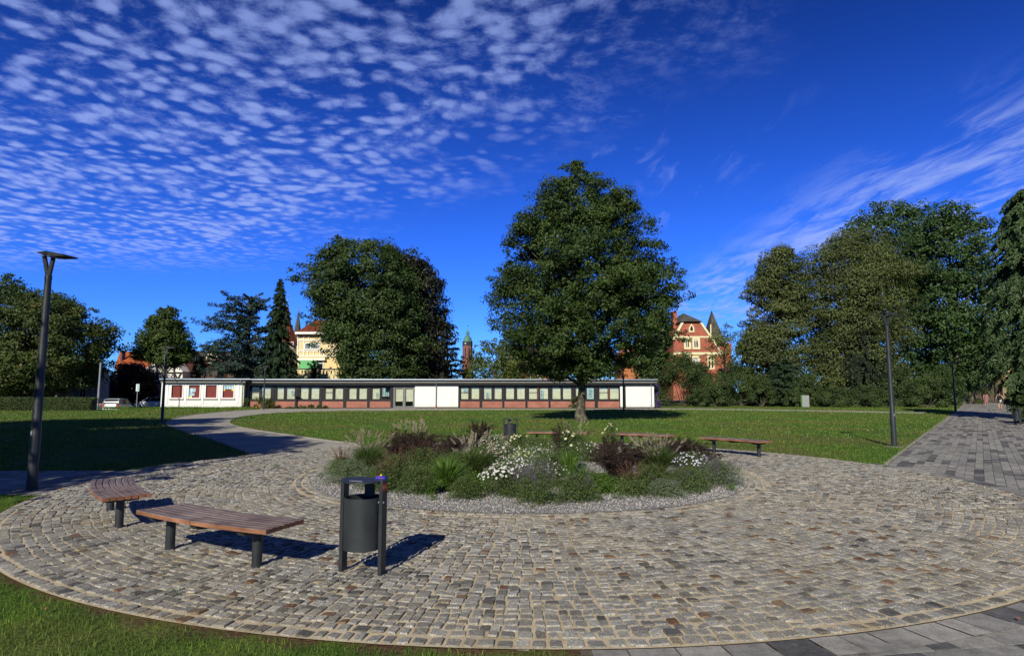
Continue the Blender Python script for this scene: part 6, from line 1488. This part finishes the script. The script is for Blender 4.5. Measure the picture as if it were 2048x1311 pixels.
def mound(label, px, by, h, r, m=None, leaf=.03, n=4000, seed=0, flowers=None, nf=0, fr=.02, eye=True, spikes=0, sm=None, sh=.25, name='perennial_clump', cat='flowering plant', up=.0):
    if r > .15: h *= 1.15; r *= 1.25; n = int(n * 1.7)
    rg = np.random.default_rng(seed); root = plant_root(name, label, px, by, cat)
    a = rg.uniform(0, 2 * np.pi, n); u = rg.random(n); z = h * u ** .8; rad = r * np.sqrt(np.clip(1 - (z / h) ** 2.2, 0.02, 1)) * (rg.random(n) ** .4) * (1 + .18 * np.sin(3 * a + seed) + .1 * np.sin(7 * a))
    pos = np.stack([rad * np.cos(a), rad * np.sin(a), z * (1 + .15 * np.sin(5 * a + seed))], -1) + rg.normal(size=(n, 3)) * .012; pos[:, 2] = np.maximum(pos[:, 2], .005)
    V = leaf_quads(pos, unit(rg.normal(size=(n, 3)) + (0, 0, .8) + pos * .8), leaf * rg.uniform(.6, 1.3, n), rg, .5, None if not up else np.array((0, 0, 2.0)))
    build_leaves('foliage', V, m or g_mound, root, rg.random(n))
    ns = max(12, int(n / 110)); S_ = arcs(ns, h * 1.22, r * 1.0, rg, k=4, droop=.1)
    if r > .15:
        c_ = 40; u_ = rg.random((ns, c_)) ** .8 * 2.98; i_ = u_.astype(int); f_ = (u_ - i_)[..., None]; j_ = np.arange(ns)[:, None]
        q_ = (S_[j_, i_] * (1 - f_) + S_[j_, i_ + 1] * f_).reshape(-1, 3) + rg.normal(size=(ns * c_, 3)) * .012
        build_leaves('sprigs', leaf_quads(q_, unit(rg.normal(size=q_.shape) + (0, 0, .5)), leaf * .8 * rg.uniform(.6, 1.2, len(q_)), rg, .45), m or g_mound, root, rg.random(len(q_))); Vs, Fs, q = strips(S_, np.full(ns, .006), rg); raw('stems', Vs, Fs, m or g_mound, root, tint=np.repeat(rg.random(ns), q))
    if spikes:
        S_ = arcs(spikes, h + sh, r * .8, rg, k=5, droop=.02); Vs, Fs, q = strips(S_, np.full(spikes, .004), rg); raw('spike_stalks', Vs, Fs, sm or g_brown, root, tint=np.repeat(rg.random(spikes), q))
        c = 45; u_ = rg.random((spikes, c)); i0 = S_[:, 2][:, None]; i1 = S_[:, 4][:, None]; pos = (i0 * (1 - u_[..., None]) + i1 * u_[..., None]).reshape(-1, 3) + rg.normal(size=(spikes * c, 3)) * .007
        build_leaves('flower_spikes', leaf_quads(pos, unit(rg.normal(size=pos.shape)), .014, rg, .6), sm or g_brown, root, rg.random(len(pos)))['kind'] = 'stuff'
    if flowers is not None and nf:
        a = rg.uniform(0, 2 * np.pi, nf); q = np.sqrt(rg.random(nf)); rad = r * q * 1.05; z = h * (1.03 - .42 * q ** 2.5) + rg.uniform(-.02, .06, nf) + 0.0
        c = np.stack([rad * np.cos(a), rad * np.sin(a), z], -1); N = unit(np.stack([np.cos(a) * q, np.sin(a) * q - .25, .8 + 0 * a], -1) + rg.normal(size=(nf, 3)) * .25)
        t1 = unit(np.cross(N, np.array((0, 0, 1.0)) + rg.normal(size=(nf, 3)) * .1)); t2 = np.cross(N, t1); np_ = 9
        def bloom(C0, R_, T1, T2, NN):
            """nine petals and a small disc: (verts, faces, material index)"""
            vs, fs, mi = [], [], []; b = 0; m_ = len(C0)
            for k in range(np_):
                th = 2 * np.pi * k / np_; d = T1 * math.cos(th) + T2 * math.sin(th); e = np.cross(NN, d)
                vs.append(np.stack([C0 + d * R_ * .15, C0 + d * R_ * .65 + e * R_ * .26, C0 + d * R_ - NN * R_ * .18, C0 + d * R_ * .65 - e * R_ * .26], 1).reshape(-1, 3))
                fs.append(np.arange(m_ * 4).reshape(m_, 4) + b); b += m_ * 4; mi.append(np.zeros(m_, int))
            if eye:
                o = [(1, 0), (0, 1), (-1, 0), (0, -1)]
                q = np.stack([C0 + (T1 * x_ + T2 * y_) * R_ * .28 + NN * R_ * .06 for x_, y_ in o] + [C0 + NN * R_ * .32] * 4, 1).reshape(-1, 3); vs.append(q)
                f = np.array([(0, 1, 5, 4), (1, 2, 6, 5), (2, 3, 7, 6), (3, 0, 4, 7)]); fs.append((f[None] + (np.arange(m_) * 8)[:, None, None]).reshape(-1, 4) + b); mi.append(np.ones(m_ * 4, int))
            return np.concatenate(vs), np.concatenate(fs), np.concatenate(mi)
        Rr = (fr * .74 * rg.uniform(.7, 1.2, nf))[:, None]
        if nf <= 60:
            e3 = np.eye(3)[None]; v_, f_, m_ = bloom(np.zeros((1, 3)), np.array([[1.0]]), e3[:, 0], e3[:, 1], e3[:, 2]); first = None
            for k in range(nf):
                if first is None: fo = first = raw('flower', v_, f_, None, root, tint=np.full(len(f_), .6), mats=[flowers, y_eye], midx=m_)
                else: fo = first.copy(); C.objects.link(fo); fo.parent = root
                fo.location = c[k]; fo.rotation_euler = Matrix((t1[k], t2[k], N[k])).transposed().to_euler(); fo.scale = (float(Rr[k, 0]),) * 3
        else:
            v_, f_, m_ = bloom(c, Rr, t1, t2, N); o = raw('flowers', v_, f_, None, root, tint=rg.random(len(f_)), mats=[flowers, y_eye], midx=m_); o['kind'] = 'stuff'
    return root
# left part
grass_clump('tufted fountain grass with pale plumes at the left end of the bed', 735, 955, .55, .38, 1300, plumes=48, ph=.86, seed=1)
mound('reddish brown flower spikes at the far left edge of the bed', 684, 950, .25, .28, g_mound, .03, 2600, 2, spikes=50, sm=g_brown, sh=.28)
mound('grey-green catmint cushion at the left front edge of the bed', 700, 968, .32, .36, g_sage, .022, 6000, 3, spikes=30, sm=g_sage, sh=.08)
mound('small grey-green catmint between the left grass and the litter bin', 748, 978, .28, .28, g_sage, .022, 4200, 4, spikes=15, sm=g_sage, sh=.06)
barberry('dark barberry rising behind the left fountain grass', 800, 935, .80, .50, 5, 70)
grass_clump('fountain grass with a fan of pale plumes at the back left', 826, 915, .60, .45, 900, plumes=60, ph=.86, seed=6)
mound('brown-spiked knotweed behind the litter bin', 792, 976, .42, .30, g_mound, .03, 3800, 7, spikes=60, sm=g_brown, sh=.24)
barberry('low spreading dark barberry left of the bed centre', 868, 945, .62, .62, 8, 90)
barberry('dark barberry with arching tips in the middle left of the bed', 905, 925, .66, .50, 9, 70)
mound('small-leaved dark green cushion at the front left of the bed', 838, 990, .34, .27, g_mound, .026, 4200, 10, spikes=16, sm=g_brown, sh=.14)
grass_clump('bright green strap-leaved daylily clump at the front of the bed', 893, 986, .50, .40, 330, g_bright, .014, seed=11, name='daylily')
grass_clump('smaller bright daylily tuft left of the big one', 862, 992, .26, .22, 120, g_bright, .011, seed=12, name='daylily')
grass_clump('fountain grass with long pale plumes left of the white asters', 948, 965, .58, .42, 1300, plumes=56, ph=.84, seed=13, lean=(.10, 0))
barberry('tall dark barberry at the back of the bed left of the back bin', 958, 915, .92, .52, 14, 60)
mound('yellow-green leafy clump below the long plumes', 950, 985, .24, .24, g_bright, .04, 1300, 15)
mound('large aster clump thick with white daisies at the front centre', 1010, 994, .40, .34, g_mound, .028, 3800, 16, w_pet, 190, .026)
mound('white aster clump in the middle of the bed', 1000, 958, .52, .36, g_mound, .028, 3800, 17, w_pet, 170, .022)
mound('white-flowered aster behind the middle asters', 985, 930, .52, .34, g_mound, .028, 3000, 18, w_pet, 130, .022)
mound('tall cream coneflowers at the back left of the centre', 1040, 928, .53, .34, g_mound, .036, 2600, 19, y_pet, 44, .042)
mound('flat yellow-green yarrow heads in the middle of the bed', 1050, 962, .42, .34, g_sage, .024, 3800, 20, leafmat('yarrow_heads', (.42, .48, .16), (.62, .66, .30), None, .2), 70, .028, False)
mound('purple catmint at the front centre of the bed', 1078, 1010, .40, .30, g_mound, .022, 5200, 21, spikes=90, sm=g_purp, sh=.15)
mound('low purple catmint right beside the front white asters', 1045, 998, .34, .20, g_mound, .022, 2600, 22, spikes=60, sm=g_purp, sh=.12)
grass_clump('fine upright green grass tuft in the middle of the bed', 1098, 960, .48, .24, 800, g_reed, .005, seed=23)
mound('small white asters right of the centre', 1110, 975, .30, .24, g_mound, .024, 2200, 24, w_pet, 36, .020)
mound('tall cream coneflowers at the back centre beside the small barberry', 1138, 945, .68, .22, g_mound, .036, 1500, 25, y_pet, 22, .045)
grass_clump('leafy strap clump under the back centre coneflowers', 1138, 958, .50, .24, 130, g_bright, .014, seed=26, name='daylily')
grass_clump('arching strap leaves at the edge of the gravel gap', 1160, 985, .42, .34, 120, g_bright, .013, seed=27, name='daylily')
mound('rounded green perennial at the front right of the centre', 1158, 1004, .30, .27, g_mound, .028, 3600, 28, spikes=26, sm=g_purp, sh=.08)
mound('bright leafy cushion beside the gravel gap', 1200, 988, .24, .27, g_bright, .034, 2400, 29)
barberry('biggest dark red barberry right of the gravel gap', 1238, 968, .74, .60, 30, 120)
barberry('tall thin barberry behind the biggest one', 1216, 935, .72, .28, 31, 30)
mound('brown-spiked knotweed at the front right of the bed', 1262, 992, .26, .26, g_mound, .028, 3000, 32, spikes=44, sm=g_brown, sh=.26)
mound('green leafy perennial right of the front knotweed', 1305, 985, .34, .26, g_mound, .028, 2800, 33, spikes=16, sm=g_brown, sh=.14)
grass_clump('fountain grass with upright pale plumes at the right of the bed', 1318, 962, .56, .38, 1300, plumes=52, ph=.80, seed=34)
barberry('wide dark barberry at the back right of the bed', 1372, 940, .68, .60, 35, 100)
barberry('arching barberry at the right edge below the back bench', 1412, 948, .48, .34, 36, 46)
mound('lilac-white phlox cushion at the right of the bed', 1385, 965, .42, .32, g_mound, .028, 3000, 37, leafmat('lilac_petals', (.60, .58, .78), (.78, .76, .90), None, .2), 120, .024, False)
mound('broad green sage at the right front of the bed', 1375, 984, .30, .36, g_mound, .024, 5200, 38, spikes=30, sm=g_purp, sh=.08)
mound('grey-purple lavender at the far right of the bed', 1436, 972, .34, .36, g_sage, .022, 5600, 39, spikes=70, sm=g_purp, sh=.12)
barberry('small barberry at the back centre between the coneflowers', 1124, 918, .90, .34, 40, 30)
mound('cream coneflowers beside the right barberry at the back', 1224, 922, .74, .20, g_mound, .036, 1000, 41, y_pet, 12, .045)
mound('white aster clump at the back right of the centre', 1172, 925, .38, .34, g_mound, .028, 2600, 42, w_pet, 40, .022)
grass_clump('pale plumed grass at the back centre', 1150, 915, .62, .34, 600, plumes=22, ph=.86, seed=43)
mound('green filler plant at the back left of the bed', 770, 928, .36, .5, g_mound, .03, 3800, 44)
mound('green filler plant at the back right of the bed', 1300, 925, .40, .6, g_mound, .03, 4200, 45)
mound('green perennial in the middle between yarrow and asters', 1075, 935, .50, .42, g_mound, .03, 4200, 46, w_pet, 26, .02)
mound('feathery green perennial left of the long plumes', 915, 960, .40, .30, g_mound, .024, 3400, 47)
mound('dark green filler between the two left barberries', 845, 958, .44, .42, g_mound, .03, 4200, 60, spikes=40, sm=g_brown, sh=.2)
mound('loose green perennial behind the bright daylily', 905, 968, .42, .34, g_mound, .028, 3400, 61)
mound('tangled green perennial behind the purple catmint', 1075, 975, .40, .36, g_sage, .024, 3600, 62, w_pet, 34, .02)
mound('low green plant at the back behind the coneflowers', 1085, 915, .34, .45, g_mound, .03, 3600, 63)
barberry('dark barberry joining the two at the back right', 1330, 930, .60, .55, 64, 70)
barberry('spiky dark barberry above the left catmint', 845, 920, .72, .50, 65, 70)
mound('silvery green perennial in the middle of the white asters', 1030, 975, .40, .36, g_sage, .024, 3400, 70, w_pet, 150, .02)
mound('loose white aster sprays beside the grass tuft', 1075, 955, .46, .34, g_sage, .024, 3000, 71, w_pet, 130, .02)
mound('dark leafy mound at the very front beside the daylilies', 930, 1000, .26, .22, g_mound, .026, 2400, 72)
mound('grey-green sprawling plant at the front right rim', 1330, 996, .20, .26, g_sage, .022, 2800, 73, spikes=20, sm=g_purp, sh=.08)
mound('brown-spiked knotweed left of the litter bin hood', 770, 985, .34, .26, g_mound, .028, 2800, 74, spikes=40, sm=g_brown, sh=.22)
grass_clump('loose fountain grass in the middle right of the bed', 1285, 950, .50, .30, 700, plumes=18, ph=.68, seed=75)
mound('tiny green seedling in the gravel left of the daylilies', 865, 1003, .06, .07, g_bright, .02, 160, 48)
mound('tiny green seedling in the gravel at the left rim', 640, 957, .08, .08, g_sage, .02, 200, 49)
mound('small green tuft in the gravel at the right rim', 1463, 984, .10, .10, g_bright, .025, 260, 50)
mound('dry yellowish tuft in the gravel front right', 1236, 1002, .09, .12, g_sage, .024, 260, 51)
mound('small weed growing between the cobbles at the back left', 552, 938, .07, .10, g_sage, .02, 220, 52, cat='weed', name='weed')
mound('tiny weed beside a dark stone in the front cobbles', 350, 1197, .05, .05, g_sage, .016, 120, 53, cat='weed', name='weed')

# loose leaves on the paving and the near lawn
def litter():
    rg = np.random.default_rng(77); n = 46; x = rg.uniform(-7, 7, n); y = rg.uniform(4.2, 14, n); k = np.abs(x) < y * .85; x, y = x[k], y[k]; n = len(x)
    P = np.stack([x, y, np.full(n, .045)], -1); N = unit(np.stack([rg.normal(0, .3, n), rg.normal(0, .3, n), np.ones(n)], -1))
    o = build_leaves('fallen_leaves', leaf_quads(P, N, .045 * rg.uniform(.5, 1.2, n), rg, .7), leafmat('dry_leaf', (.16, .07, .03), (.42, .20, .10), None, .2), None, rg.random(n)); tag(o, 'dry fallen leaves scattered over cobbles and lawn', 'leaves', kind='stuff')
litter()
